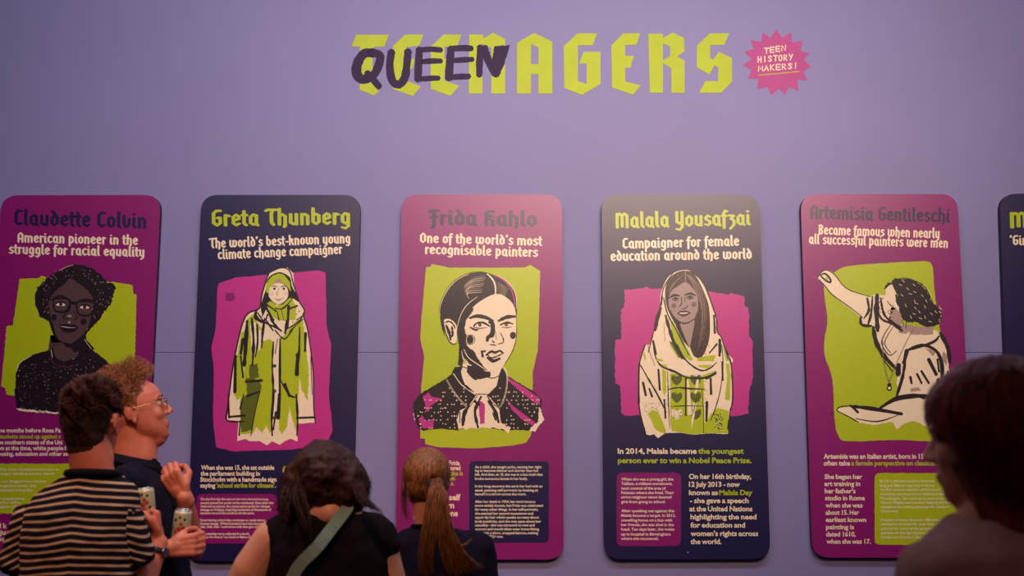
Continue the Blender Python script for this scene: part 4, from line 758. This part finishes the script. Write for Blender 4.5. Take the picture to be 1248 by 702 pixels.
b = Blob(); M2 = Matrix.Rotation(-.12, 3, 'X')
def torus(b, c, rx, ry, r, M, n=28):
    pts = [Vector(c) + M @ V3((math.cos(t) * rx, math.sin(t) * ry, 0)) for t in [2 * PI * i / n for i in range(n)]]
    for i in range(n): b.cap(pts[i], pts[(i + 1) % n], r, r)
torus(b, J(114, 578, -.012), .074, .074, .013, M2); b.build('neck_rib', CUFF, root, voxel=.006, smooth=4)
for (c, dd), r_ in zip(SLV, (.075, .076)):
    b = Blob(); x_, y_, z_ = frame(dd, V3((0, 1, 0))); b.loft([(c - dd * .012, x_ * (r_ + .003), y_ * (r_ + .003)), (c + dd * .014, x_ * (r_ + .001), y_ * (r_ + .001))]); b.build('sleeve_cuff', CUFF, root, voxel=.006, smooth=3, disp=[(.006, .035)])
b = Blob(); legs(b, hip, grow=.014); b.cap(hip + V3((-.07, 0, -.02)), hip + V3((.07, 0, -.02)), .115, .115); b.build('jeans', DENIM, root, voxel=.011, smooth=4); shoes(root, hip, 0, SHOE)
# wrist watch
wt = Blob(); wd = HR; x_, y_, z_ = frame(wd, V3((0, 1, 0))); n = 20; cw = WR - wd * .028
pts = [cw + x_ * math.cos(2 * PI * i / n) * .0345 + y_ * math.sin(2 * PI * i / n) * .0345 for i in range(n)]
for i in range(n): wt.cap(pts[i] - wd * .006, pts[(i + 1) % n] - wd * .006, .0035, .0035); wt.cap(pts[i] + wd * .006, pts[(i + 1) % n] + wd * .006, .0035, .0035); wt.cap(pts[i], pts[(i + 1) % n], .004, .004)
w1 = wt.build('watch', mat('watch_strap', (30, 20, 20), rough=.5), None, voxel=.003, smooth=2) if False else None
def freebuild(b, name, m, loc, voxel=.003, smooth=2):
    e = bpy.data.objects.new(name, None); C.objects.link(e); e.location = loc
    return e
wroot = thing('wristwatch', 'dark strap watch on the raised wrist of the striped tee wearer', 'watch', cw)
wt.build('strap', mat('watch_strap', (30, 20, 20), rough=.5), wroot, voxel=.003, smooth=2)
wb_ = Blob(); face_dir = (V3((1, -.35, 0)) - wd * V3((1, -.35, 0)).dot(wd)).normalized(); xx, yy, zz = frame(face_dir, wd)
wb_.loft([(cw + face_dir * (.034 + t), xx * .016, yy * .016) for t in (0, .008)]); wb_.build('watch_case', mat('watch_steel', (150, 150, 155), rough=.3, metallic=1), wroot, voxel=.002, smooth=1)
# cropped hair: a close shell and thousands of short strands
HB = hair_mat('brown_hair', (36, 17, 14), (92, 50, 36)); HBD = mat('brown_hair_shaved', (46, 24, 19), rough=.9, scale=400, var=.3, bump=.4)
b = Blob()
for p, r in (((0, -.014, .030), (.079, .100, .090)), ((0, -.048, .0), (.071, .064, .070)), ((0, -.052, -.045), (.062, .052, .045)), ((0, -.048, -.080), (.054, .044, .036))): b.ell(W(*p), [q * .98 for q in r], M)
b.build('hair_cap', HBD, root, voxel=.005, smooth=3)
h = Hair(11)
for i in range(9000):
    u = h.r.uniform(0, 2 * PI); v = h.r.uniform(-.72, 1) ; c_ = math.sqrt(max(0, 1 - v * v)); nrm = V3((c_ * math.cos(u), c_ * math.sin(u), v))
    if (nrm.y > .45 and v < .55) or (v < -.1 and nrm.y > -.25) or (v < -.45 and h.r.random() < (-v - .45) * 2.5): continue
    p = V3((nrm.x * .077, -.014 + nrm.y * .098, .030 + nrm.z * .088)) if v > 0 else V3((nrm.x * (.077 + .012 * v), -.014 + .024 * v + nrm.y * (.098 + .020 * v), .030 + nrm.z * .150)); L_ = .009 + .026 * max(0, min(1, (v + .45) / 1.3)) ** 1.2
    d_ = (nrm * .8 + V3((math.sin(u * 5 + v * 9) * .8, .5 * math.cos(v * 14 + u * 2), .25))).normalized(); e_ = d_ * L_
    p1_ = W(*p); s1 = M @ e_; q_ = M @ (nrm.cross(V3((.3, .2, 1)))).normalized() * L_ * .35 * math.sin(u * 7)
    h.strand([p1_, p1_ + s1 * .5 + q_ * .4, p1_ + s1 + q_], .0011)
o = h.build('hair', HB, root)
# his can
def can_mats():
    m = mat('cream_can', (206, 192, 150), rough=.35, scale=26, rgb2=(196, 196, 150), metallic=.2); return m
CANM = can_mats(); TIN = mat('can_tin', (190, 186, 180), rough=.3, metallic=1, var=.05); RED = mat('can_red_print', (178, 62, 34), rough=.4); DK = mat('can_dark_print', (52, 58, 40), rough=.4)
def can(c, axis, label, r=.029, hgt=.155, seed=1):
    c = V3(c); axis = V3(axis).normalized(); x, y, z = frame(axis, V3((0, 1, 0))); t = thing('drink_can', label, 'can', c, 'tall cream drink cans')
    def lathe(name, prof, m):
        n = 28; V = []; F = []
        for rr, hh in prof:
            for i in range(n): a_ = 2 * PI * i / n; V.append(tuple(x * math.cos(a_) * rr + y * math.sin(a_) * rr + z * hh))
        for k in range(len(prof) - 1):
            for i in range(n): j = (i + 1) % n; F.append((k * n + i, k * n + j, (k + 1) * n + j, (k + 1) * n + i))
        F.append(tuple(range(n))[::-1]); F.append(tuple(range((len(prof) - 1) * n, len(prof) * n)))
        return link_mesh(name, V, F, m, t, smooth=True)
    lathe('can_body', [(r * .8, 0), (r, .008), (r, hgt - .014), (r * .93, hgt - .004)], CANM); lathe('lid', [(r * .9, hgt - .006), (r * .88, hgt), (r * .82, hgt), (r * .8, hgt - .003)], TIN); lathe('base', [(r * .75, -.002), (r * .84, .002)], TIN)
    g = Blob(); g.cap(c + z * (hgt - .002) + x * .004, c + z * (hgt - .002) + x * .014, .004, .005, .3); g.build('pull_tab', TIN, t, voxel=.0015, smooth=1)
    rr = random.Random(seed)
    for nm, m, spots in (('flower_print', RED, [(0, .58, .011), (.45, .62, .009), (-.42, .52, .009), (.1, .45, .010), (.2, .70, .008)]), ('leaf_print', DK, [(-.5, .78, .006), (.55, .80, .005), (.0, .84, .005), (-.3, .36, .008), (.4, .3, .008), (-.7, .6, .005), (.75, .5, .006), (.0, .28, .006), (-.6, .22, .006)])):
        V = []; F = []; A0 = math.atan2((-y).dot(V3((0, -1, 0))), 1)
        front = math.atan2(y.dot(V3((.0, -1, 0))), x.dot(V3((.0, -1, 0))))
        for a0, h0, sz in spots:
            k0 = len(V); n = 14
            V.append(None); ctr = (a0, h0)
            for i in range(n):
                t_ = 2 * PI * i / n; s_ = sz * (1 if i % 2 else (.55 if m is RED else .75)); aa = front + a0 + math.cos(t_) * s_ / r; hh = h0 * hgt + math.sin(t_) * s_
                V.append(tuple(x * math.cos(aa) * (r + .0004) + y * math.sin(aa) * (r + .0004) + z * hh))
            aa = front + a0; V[k0] = tuple(x * math.cos(aa) * (r + .0008) + y * math.sin(aa) * (r + .0008) + z * h0 * hgt)
            for i in range(n): F.append((k0, k0 + 1 + i, k0 + 1 + (i + 1) % n))
        oo = link_mesh(nm, V, F, m, t); oo['kind'] = 'stuff'
    return t
can(J(180, 643, .15), (-.13, .0, 1), 'cream can held up beside the watch by the striped tee wearer', hgt=.125)
# ================================================================== man in the navy polo, in profile
Y2 = 3.80
def J(px, py, dy=0.0, Y=Y2): return P(px, py, Y + dy)
hc = J(163, 500); root = thing('person', 'person in glasses and a dark polo shirt looking up to the right, curly ginger hair', 'person', (hc.x - .03, Y2, 0))
YAW = -PI / 2 + .34; PIT = .24
b = Blob(); W, M = head(b, hc, yaw=YAW, pitch=PIT, k=1.09)
b.cap(W(0, .0, -.095), W(0, .050, -.102), .050, .036)
nk = J(160, 562); b.cap(W(0, -.030, -.07), nk, .066, .072); b.cap(W(0, .010, -.09), J(172, 560), .05, .055)
bx = lambda px, py, dy=0.: J(px, py, dy)
ty = -PI / 2 + .35; hip = V3((hc.x - .02, Y2, .98))
torso_rings(b, [(nk, .06, .06), (J(161, 582), .16, .085), (J(165, 620), .185, .11), (J(168, 700), .175, .13), (V3((hc.x + .01, Y2, 1.15)), .17, .14), (hip, .16, .13), (hip - V3((0, 0, .06)), .15, .12)], yaw=ty)
SR = J(150, 600, -.17); ER = J(158, 690, -.16); WR = J(203, 668, -.20)
b.cap(J(157, 588, -.10), SR, .05, .055); b.cap(SR, ER, .052, .042); b.cap(ER, WR, .040, .029)
hand(b, WR, (1, .05, .12), (.05, .15, 1), (-.10, 1, .05), 1.0, k=1.06)
SL = J(183, 598, .16); EL_ = J(236, 668, .10); WL_ = J(225, 606, -.03)
b.cap(J(170, 588, .1), SL, .05, .055); b.cap(SL, EL_, .05, .042); b.cap(EL_, WL_, .040, .029)
hand(b, WL_, (-.52, -.12, .80), (.80, -.20, .52), (-.15, 1, .1), .95, k=1.10)
legs(b, hip, yaw=ty); b.build('body', SKIN_A, root, voxel=.0042, smooth=4)
b = Blob()
torso_rings(b, [(J(162, 566), .075, .075), (J(162, 576), .13, .095), (J(163, 592), .195, .115), (J(166, 625), .215, .14), (J(170, 680), .210, .165), (J(171, 720), .21, .175), (V3((hc.x + .02, Y2, 1.08)), .205, .18), (V3((hc.x, Y2, .92)), .20, .165), (V3((hc.x, Y2, .88)), .20, .165)], yaw=ty)
for a_, c_, t_ in ((SR, ER, .55), (SL, EL_, .62)): b.cap(a_ + (a_ - c_) * .02, a_ + (c_ - a_) * t_, .078, .068)
b.cap(J(157, 590, -.10), SR, .075, .078); b.cap(J(172, 590, .10), SL, .07, .076)
b.build('polo_shirt', NAVY, root, voxel=.0065, smooth=8, disp=[(.016, .10), (.005, .03)])
b = Blob(); Mc = Matrix.Rotation(ty, 3, 'Z') @ Matrix.Rotation(-.22, 3, 'X')
torus(b, J(164, 560), .076, .080, .010, Mc); torus(b, J(164, 566), .084, .090, .012, Mc); b.cap(J(188, 562, -.03), J(196, 578, -.03), .012, .006, .5); b.cap(J(186, 560, .03), J(196, 576, .02), .012, .006, .5)
b.build('collar', CUFF, root, voxel=.005, smooth=3)
b = Blob(); legs(b, hip, grow=.014, yaw=ty); b.cap(hip + V3((0, -.07, -.02)), hip + V3((0, .07, -.02)), .13, .13); b.build('trousers', DENIM, root, voxel=.011, smooth=4); shoes(root, hip, ty, SHOE)
EYE = mat('eye_white', (214, 196, 186), rough=.2); IRIS = mat('iris_brown', (40, 26, 20), rough=.2)
for q in (-1, 1):
    g = Blob(); g.ell(W(.031 * q, .077, .004), (.0125,) * 3, M); g.build('eye', EYE, root, voxel=.0015, smooth=1)
    g = Blob(); g.ell(W(.031 * q, .0865, .006), (.006, .004, .006), M); g.build('iris', IRIS, root, voxel=.001, smooth=1)
GING = hair_mat('ginger_hair', (104, 60, 34), (190, 128, 80), scale=10)
for q in (-1, 1): g = Blob(); g.tube([W(.014 * q, .094, .026), W(.034 * q, .093, .031), W(.054 * q, .080, .026)], [.0035, .004, .0025]); g.build('eyebrow', GING, root, voxel=.002, smooth=2)
b = Blob()
for p, r in (((0, -.022, .040), (.079, .092, .086)), ((0, -.055, .005), (.072, .060, .072)), ((0, -.058, -.04), (.055, .046, .045))): b.ell(W(*p), [q * 1.09 for q in r], M)
b.build('hair_cap', GING, root, voxel=.005, smooth=3, disp=[(.012, .025)])
h = Hair(5)
for i in range(2600):
    u = h.r.uniform(0, 2 * PI); v = h.r.uniform(-.35, 1); c_ = math.sqrt(max(0, 1 - v * v)); nrm = V3((c_ * math.cos(u), c_ * math.sin(u), v))
    if nrm.y > .55 and v < .62: continue
    if abs(nrm.x) > .5 and nrm.y > .25 and v < .3: continue
    p = V3((nrm.x * .080, -.020 + nrm.y * .094, .038 + nrm.z * .086)); L_ = .012 + .030 * max(0, v + .1)
    if nrm.y > .2 and v > .5: L_ *= 1.5
    pts = []; x, y, z = frame(nrm, V3((.3, .9, .1))); ph = h.r.uniform(0, 6.28); cr = h.r.uniform(.006, .010)
    for k_ in range(7):
        t_ = k_ / 6; pts.append(W(*(p + nrm * L_ * t_ + (x * math.cos(ph + t_ * 6) + y * math.sin(ph + t_ * 6) - x * math.cos(ph) - y * math.sin(ph)) * cr)))
    h.strand(pts, .0013)
h.build('hair', GING, root)
# spectacles
gl = thing('spectacles', 'thin metal spectacles worn by the person with curly ginger hair', 'glasses', W(0, .11, 0)); GM = mat('spectacle_metal', (206, 176, 120), rough=.3, metallic=1)
g = Blob()
for q in (-1, 1):
    pts = [W(.033 * q + math.cos(t) * .023, .104 - .004 * abs(math.cos(t)), .002 + math.sin(t) * .017) for t in [2 * PI * i / 20 for i in range(21)]]; g.tube(pts, [.0011] * 21)
g.tube([W(-.010, .105, .006), W(0, .110, .010), W(.010, .105, .006)], [.0011] * 3); g.build('frame', GM, gl, voxel=.0009, smooth=1)
for q in (-1, 1):
    g = Blob(); g.tube([W(.056 * q, .100, .008), W(.078 * q, .06, .008), W(.086 * q, 0.0, .006), W(.084 * q, -.012, -.004)], [.0014, .0014, .0014, .0012]); g.build('temple_arm', GM, gl, voxel=.0011, smooth=1)
GLASS = mat('lens_glass', (250, 250, 250), rough=.02); GLASS.node_tree.nodes['Principled BSDF'].inputs['Transmission Weight'].default_value = 1
for q in (-1, 1):
    g = Blob(); g.loft([(W(.033 * q, y_, .002), M @ V3((.0225, 0, 0)), M @ V3((0, 0, .0165))) for y_ in (.1035, .1045)]); o = g.build('lens', GLASS, gl, voxel=.0009, smooth=0)
can(J(217, 676, -.155), (.10, -.05, 1), 'cream can tilted in the lower hand of the dark polo wearer', hgt=.150, seed=4)
# ================================================================== woman in the black top
Y3 = 3.1
def J(px, py, dy=0.0, Y=Y3): return P(px, py, Y + dy)
hc = J(396, 587); root = thing('person', 'person in a black cap-sleeve top with loose dark wavy hair, seen from behind', 'person', (hc.x, Y3, 0))
b = Blob(); W, M = head(b, hc, yaw=-.05, pitch=.10, k=.95)
nk = J(400, 632); b.cap(W(0, -.03, -.06), nk, .055, .062); hip = V3((hc.x + .02, Y3, .90))
torso_rings(b, [(nk, .06, .055), (J(400, 646), .14, .075), (J(400, 690), .155, .09), (V3((hc.x + .01, Y3, 1.15)), .13, .085), (hip, .16, .10), (hip - V3((0, 0, .07)), .15, .10)])
b.tube([J(370, 630, -.03), J(402, 625, -.055), J(430, 630, -.03)], [.03, .042, .03]); SL = J(333, 657); EL_ = J(283, 742, .05); WL_ = J(300, 742, .30)
b.cap(J(355, 645), SL, .045, .052); b.tube([SL, J(310, 694, .01), EL_], [.056, .062, .050]); b.cap(EL_, WL_, .040, .027); hand(b, WL_, (.5, .8, .1), (0, 0, 1), (1, 0, 0), .5, k=.92)
SR = J(462, 657); ER = J(486, 745, .03); WR = J(470, 742, .26)
b.cap(J(445, 645), SR, .045, .050); b.cap(SR, ER, .048, .042); b.cap(ER, WR, .038, .026); hand(b, WR, (-.5, .8, .1), (0, 0, 1), (-1, 0, 0), .5, k=.92)
legs(b, hip, r=.98); b.build('body', SKIN_B, root, voxel=.005, smooth=5)
b = Blob()
torso_rings(b, [(J(402, 621, -.008), .092, .066), (J(401, 628), .125, .088), (J(401, 645), .160, .097), (J(401, 668), .175, .112), (J(402, 715), .178, .118), (V3((hc.x + .01, Y3, 1.12)), .165, .115), (hip + V3((0, 0, -.02)), .18, .125), (hip - V3((0, 0, .08)), .18, .125)])
b.cap(J(350, 648), J(340, 656), .058, .060); b.cap(J(350, 648), J(334, 662), .05, .052); b.cap(J(452, 648), J(462, 656), .058, .058); b.cap(J(452, 648), J(467, 662), .05, .050)
b.build('top', BLACKC, root, voxel=.0065, smooth=7, disp=[(.014, .09), (.004, .03)])
b = Blob(); legs(b, hip, grow=.012); b.cap(hip + V3((-.07, 0, -.05)), hip + V3((.07, 0, -.05)), .115, .115); b.build('trousers', BLACKC, root, voxel=.011, smooth=4); shoes(root, hip, 0, SHOE)
HD = hair_mat('dark_wavy_hair', (24, 12, 11), (74, 42, 34), scale=7, rough=.62)
b = Blob(); b.ell(W(0, -.018, .034), (.088, .102, .088), M)
for p, r in (((396, 584), (.110, .085, .098)), ((368, 595), (.055, .07, .095)), ((424, 594), (.060, .07, .09)), ((358, 614), (.034, .05, .085)), ((428, 602), (.032, .05, .065))): b.ell(J(*p, -.025), r)
b.build('hair_volume', HD, root, voxel=.006, smooth=3, disp=[(.022, .05), (.010, .02)])
h = Hair(21)
for i in range(260):
    a_ = h.r.uniform(-1, 1); s_ = 1 if a_ > 0 else -1; k_ = abs(a_)
    top = J(397 + a_ * 12, 543 + k_ * 4 + h.r.uniform(0, 12), -.02 - h.r.uniform(0, .05)); mid = J(396 + a_ * 45, 566 + k_ * 14, -.075 + .06 * k_); mid2 = J(396 + a_ * h.r.uniform(46, 54), 592 + h.r.uniform(-4, 4), -.095 + .08 * k_)
    end = J(396 + a_ * h.r.uniform(34, 56) - 4, 600 + h.r.uniform(-4, 6) + 26 * k_ * k_, -.085 + .07 * k_)
    h.lock(bez([top, mid, mid2, end], 15), 11, .0045, .0011, wave=.010, freq=h.r.uniform(6, 14))
for x0, x1, x2, y2, n_ in ((356, 350, 344, 640, 30), (362, 360, 372, 655, 26), (350, 344, 336, 622, 26), (440, 446, 458, 622, 26), (436, 446, 468, 630, 16), (432, 440, 447, 618, 30), (366, 371, 378, 668, 16)):
    h.lock(bez([J(x0, 590, -.09), J(x1, 610, -.12), J((x1 + x2) / 2 + 2, (612 + y2) / 2, -.135), J(x2, y2, -.135)], 15), n_, .005, .0010, wave=.006, freq=9, taper=.6)
h.build('hair', HD, root)
st = Blob(); x0 = J(421, 622, -.085); x1 = J(388, 665, -.132); x2 = J(352, 712, -.138); x3 = V3((x2.x - .09, Y3 - .13, .95))
def ribbon(pts, wdt, th, name, m, root):
    V = []; F = []
    for i, p in enumerate(pts):
        t = (pts[min(len(pts) - 1, i + 1)] - pts[max(0, i - 1)]).normalized(); nrm = V3((0, -1, 0)); s_ = t.cross(nrm).normalized()
        for a_, c_ in ((-1, 0), (1, 0), (1, 1), (-1, 1)): V.append(tuple(p + s_ * wdt / 2 * a_ - nrm * th * c_ - wpos(root)))
    for i in range(len(pts) - 1):
        for k in range(4): j = (k + 1) % 4; F.append((i * 4 + k, i * 4 + j, i * 4 + 4 + j, i * 4 + 4 + k))
    F.append((0, 1, 2, 3)); e = (len(pts) - 1) * 4; F.append((e + 3, e + 2, e + 1, e))
    return link_mesh(name, V, F, m, root)
bag = thing('crossbody_bag', 'pale sage-green bag strap crossing the back of the black top', 'bag', x0)
ribbon(bez([J(428, 616, -.02), J(424, 616, -.06), x0, x1, x2, x3, V3((x3.x - .05, Y3 - .07, .86))], 24), .034, .003, 'strap', mat('sage_webbing', (116, 146, 128), rough=.8, scale=200, bump=.4), bag)
bb = Blob(); bc = V3((x3.x - .06, Y3 + .0, .74)); bb.ell(bc, (.04, .12, .09)); bb.ell(bc + V3((0, 0, .05)), (.035, .11, .07)); bb.build('pouch', mat('sage_canvas', (104, 122, 104), rough=.8, scale=90, bump=.4), bag, voxel=.008, smooth=4)
# ================================================================== woman with the ponytail
Y4 = 3.7
def J(px, py, dy=0.0, Y=Y4): return P(px, py, Y + dy)
hc = J(519, 586); root = thing('person', 'person in a navy tee with long auburn ponytail over the back', 'person', (hc.x, Y4, 0))
b = Blob(); W, M = head(b, hc, yaw=.18, pitch=.05, k=.92)
nk = J(526, 645, -.005); b.cap(W(0, -.028, -.06), nk, .050, .055); hip = V3((nk.x + .02, Y4, .92))
torso_rings(b, [(nk, .055, .05), (J(534, 662), .13, .07), (J(538, 702), .15, .085), (V3((nk.x + .03, Y4, 1.12)), .125, .08), (hip, .15, .10), (hip - V3((0, 0, .07)), .14, .10)])
for q, px in ((-1, 490), (1, 584)):
    S_ = J(px, 672); E_ = V3((S_.x + .03 * q, Y4 + .02, 1.05)); H_ = V3((S_.x + .02 * q, Y4 + .10, .84)); b.cap(S_, E_, .045, .038); b.cap(E_, H_, .036, .025); hand(b, H_, (0, .25, -1), (0, 1, 0), (-q, 0, 0), .35, k=.9)
legs(b, hip, r=.95); b.build('body', SKIN_C, root, voxel=.0052, smooth=5)
b = Blob()
torso_rings(b, [(J(526, 642, -.004), .068, .060), (J(528, 647), .11, .075), (J(535, 658), .150, .09), (J(540, 680), .170, .105), (J(541, 715), .172, .11), (V3((nk.x + .04, Y4, 1.10)), .165, .11), (hip, .175, .12), (hip - V3((0, 0, .08)), .175, .12)])
for q, px in ((-1, 490), (1, 584)):
    S_ = J(px - q * 3, 671); E_ = V3((S_.x + .02 * q, Y4 + .01, 1.14)); b.cap(J(px - q * 14, 665), S_, .056, .062); b.cap(S_, E_, .064, .062)
b.build('tee', NAVY, root, voxel=.0065, smooth=7, disp=[(.014, .09), (.004, .03)])
b = Blob(); torus(b, J(526, 641, -.004), .066, .060, .007, Matrix.Rotation(-.1, 3, 'X')); b.build('neck_rib', CUFF, root, voxel=.005, smooth=3)
h = Hair(8)
for x0, y0, x1, y1 in ((512, 682, 521, 690), (516, 677, 524, 687), (511, 690, 524, 700), (520, 676, 522, 684), (517, 690, 525, 694)): h.strand([J(x0, y0, -.118), J((x0 + x1) / 2, (y0 + y1) / 2 - .6, -.122), J(x1, y1, -.118)], .0016)
h.build('back_print', mat('tee_green_print', (118, 122, 40), rough=.7), root)
b = Blob(); legs(b, hip, grow=.012, r=.95); b.cap(hip + V3((-.06, 0, -.05)), hip + V3((.06, 0, -.05)), .11, .11); b.build('jeans', DENIM, root, voxel=.011, smooth=4); shoes(root, hip, 0, SHOE)
HA = hair_mat('auburn_hair', (62, 32, 18), (164, 106, 58), scale=8, rough=.55)
b = Blob(); b.ell(W(0, -.014, .030), (.083, .102, .088), M); b.ell(W(0, -.055, -.005), (.072, .055, .062), M); b.ell(W(0, -.03, -.035), (.068, .062, .05), M); b.build('hair_volume', HA, root, voxel=.005, smooth=3)
h = Hair(31); tie = J(532, 588, -.115)
for i in range(420):
    u = h.r.uniform(0, 2 * PI); v = h.r.uniform(.18, .98); d_ = V3((math.cos(u), 0, math.sin(u)))
    rx, rz = .083 * .92, .092 * .92
    # from the hairline over the skull to the tie
    s0 = W(d_.x * .080, .045 - abs(d_.x) * .03, .026 + d_.z * .088) if d_.z > -.2 else W(d_.x * .060, -.05, -.065 + d_.z * .01)
    s1 = W(d_.x * .086, -.03, .028 + d_.z * .090) if d_.z > -.2 else W(d_.x * .055, -.075, -.04)
    s2 = W(d_.x * .058, -.090, .022 + d_.z * .062) if d_.z > -.2 else W(d_.x * .035, -.092, -.02)
    h.lock(bez([s0, s1, s2, tie], 12), 7, .0022, .0009, wave=.0012, freq=5)
h.build('hair', HA, root)
h = Hair(33)
for i in range(170):
    a_ = h.r.random(); k_ = a_ ** 1.25
    ex = 512 + 30 * a_ + (k_ * 52 if a_ > .5 else 0); ey = 708 if a_ < .62 else 712 - (a_ - .62) * 48
    mx = 517 + 32 * a_; g_ = bez([tie + V3((h.r.uniform(-.012, .012), 0, h.r.uniform(-.01, .01))), J(523 + 20 * a_, 604, -.155), J(mx, 640, -.17), J((mx * .5 + ex * .5) - 3, 676, -.155), J(ex, ey, -.135)], 20)
    h.lock(g_, 11, .0035, .0010, wave=.002, freq=6, taper=.3)
for i in range(9): h.lock(bez([J(549, 668, -.14), J(566, 664, -.145), J(577, 657 - i * .4, -.13)], 8), 1, .002, .0008)
h.build('ponytail', HA, root)
h = Hair(34)
for i in range(26): x_ = h.r.uniform(491, 498); h.lock(bez([W(-.083, .0, h.r.uniform(-.03, .03)), J(x_ - 2, 605, .0), J(x_ - 1, 622, .01), J(x_ + h.r.uniform(-3, 8), h.r.uniform(632, 646), .02)], 10), 2, .002, .0007, wave=.003)
h.build('side_wisps', HA, root)
tb = Blob(); torus(tb, tie + V3((0, -.004, -.004)), .023, .018, .009, Matrix.Rotation(.7, 3, 'X'), 18); t_ = tb.build('hair_tie', mat('black_elastic', (14, 10, 12), rough=.8), root, voxel=.004, smooth=2)
tb = Blob(); torus(tb, J(507, 633, -.02), .006, .010, .0016, Matrix.Rotation(1.4, 3, 'X'), 14); tb.build('earring', mat('gold', (220, 180, 120), rough=.3, metallic=1), root, voxel=.001, smooth=1)
# ================================================================== dark out of focus figure at the right
Y5 = 1.70
def J(px, py, dy=0.0, Y=Y5): return P(px, py, Y + dy)
hc = J(1205, 530); root = thing('person', 'shadowy person close by at the right edge in a dusty brown top, dark shoulder-length hair', 'person', (hc.x, Y5, 0))
b = Blob(); W, M = head(b, hc, yaw=PI / 2 - .62, pitch=-.12, k=.90)
nk = J(1212, 640, .0); b.cap(W(0, -.03, -.06), nk, .052, .058); hip = V3((nk.x + .04, Y5, .92))
torso_rings(b, [(nk, .055, .055), (J(1225, 680), .14, .085), (V3((nk.x + .03, Y5, 1.30)), .155, .10), (V3((nk.x + .03, Y5, 1.12)), .13, .09), (hip, .16, .11), (hip - V3((0, 0, .07)), .15, .10)], yaw=.45)
ends = []
for q in (-1, 1):
    S_ = V3((nk.x + .03 + .165 * q * .9, Y5 + .165 * q * .43, nk.z - .075)); E_ = V3((S_.x + .04 * q, S_.y + .02, 1.10)); H_ = V3((S_.x + .0, S_.y + .14, .90)); b.cap(S_, E_, .045, .040); b.cap(E_, H_, .038, .026); hand(b, H_, (-.1, .4, -1), (0, 1, .4), (-q, 0, 0), .35, k=.92); ends.append((S_, E_))
legs(b, hip, yaw=.45); b.build('body', SKIN_C, root, voxel=.0055, smooth=5)
TAU = mat('dusty_brown_knit', (146, 104, 98), rough=.9, spec=.15, scale=80, bump=.3, var=.1)
b = Blob()
torso_rings(b, [(J(1214, 628), .068, .068), (J(1216, 642), .10, .085), (J(1222, 668), .17, .105), (J(1226, 712), .19, .125), (V3((nk.x + .03, Y5, 1.15)), .185, .125), (hip, .19, .13), (hip - V3((0, 0, .08)), .19, .13)], yaw=.45)
for S_, E_ in ends: b.cap(V3((nk.x + .03, Y5, nk.z - .05)) * .5 + S_ * .5, S_, .07, .064); b.cap(S_, E_, .066, .056)
b.build('top', TAU, root, voxel=.0075, smooth=9, disp=[(.014, .09)])
b = Blob(); legs(b, hip, grow=.012, yaw=.45); b.cap(hip + V3((-.06, 0, -.05)), hip + V3((.06, 0, -.05)), .115, .115); b.build('trousers', BLACKC, root, voxel=.011, smooth=4); shoes(root, hip, .45, SHOE)
HR_ = hair_mat('dark_auburn_hair', (50, 20, 20), (142, 54, 42), scale=7)
b = Blob(); b.ell(W(0, -.018, .040), (.088, .108, .088), M)
for p, r in (((1222, 540), (.085, .09, .11)), ((1236, 590), (.075, .085, .10)), ((1240, 625), (.07, .075, .06)), ((1184, 474), (.038, .06, .035)), ((1166, 505), (.022, .05, .058))): b.ell(J(*p, -.02), r)
b.build('hair_volume', HR_, root, voxel=.006, smooth=4, disp=[(.010, .03)])
h = Hair(41)
for i in range(150):
    a_ = h.r.uniform(0, 1); bck = h.r.uniform(0, 1)
    x0 = 1188 + 60 * a_; x1 = 1158 + 120 * a_; x2 = 1166 + 112 * a_ ** .9
    ye = 560 + 90 * a_ ** .5; dy = -.06 - .05 * math.sin(a_ * PI)
    h.lock(bez([J(1210 + 20 * a_, 440, -.02), J(x0 - 12 * (1 - a_), 450 + 8 * (1 - a_), dy), J(x1, 500, dy - .02), J(x2, 540, dy - .02), J(x2 + 6, ye, dy)], 16), 12, .004, .0009, wave=.003, freq=6)
h.build('hair', HR_, root)
bpy.data.objects.remove(_to)
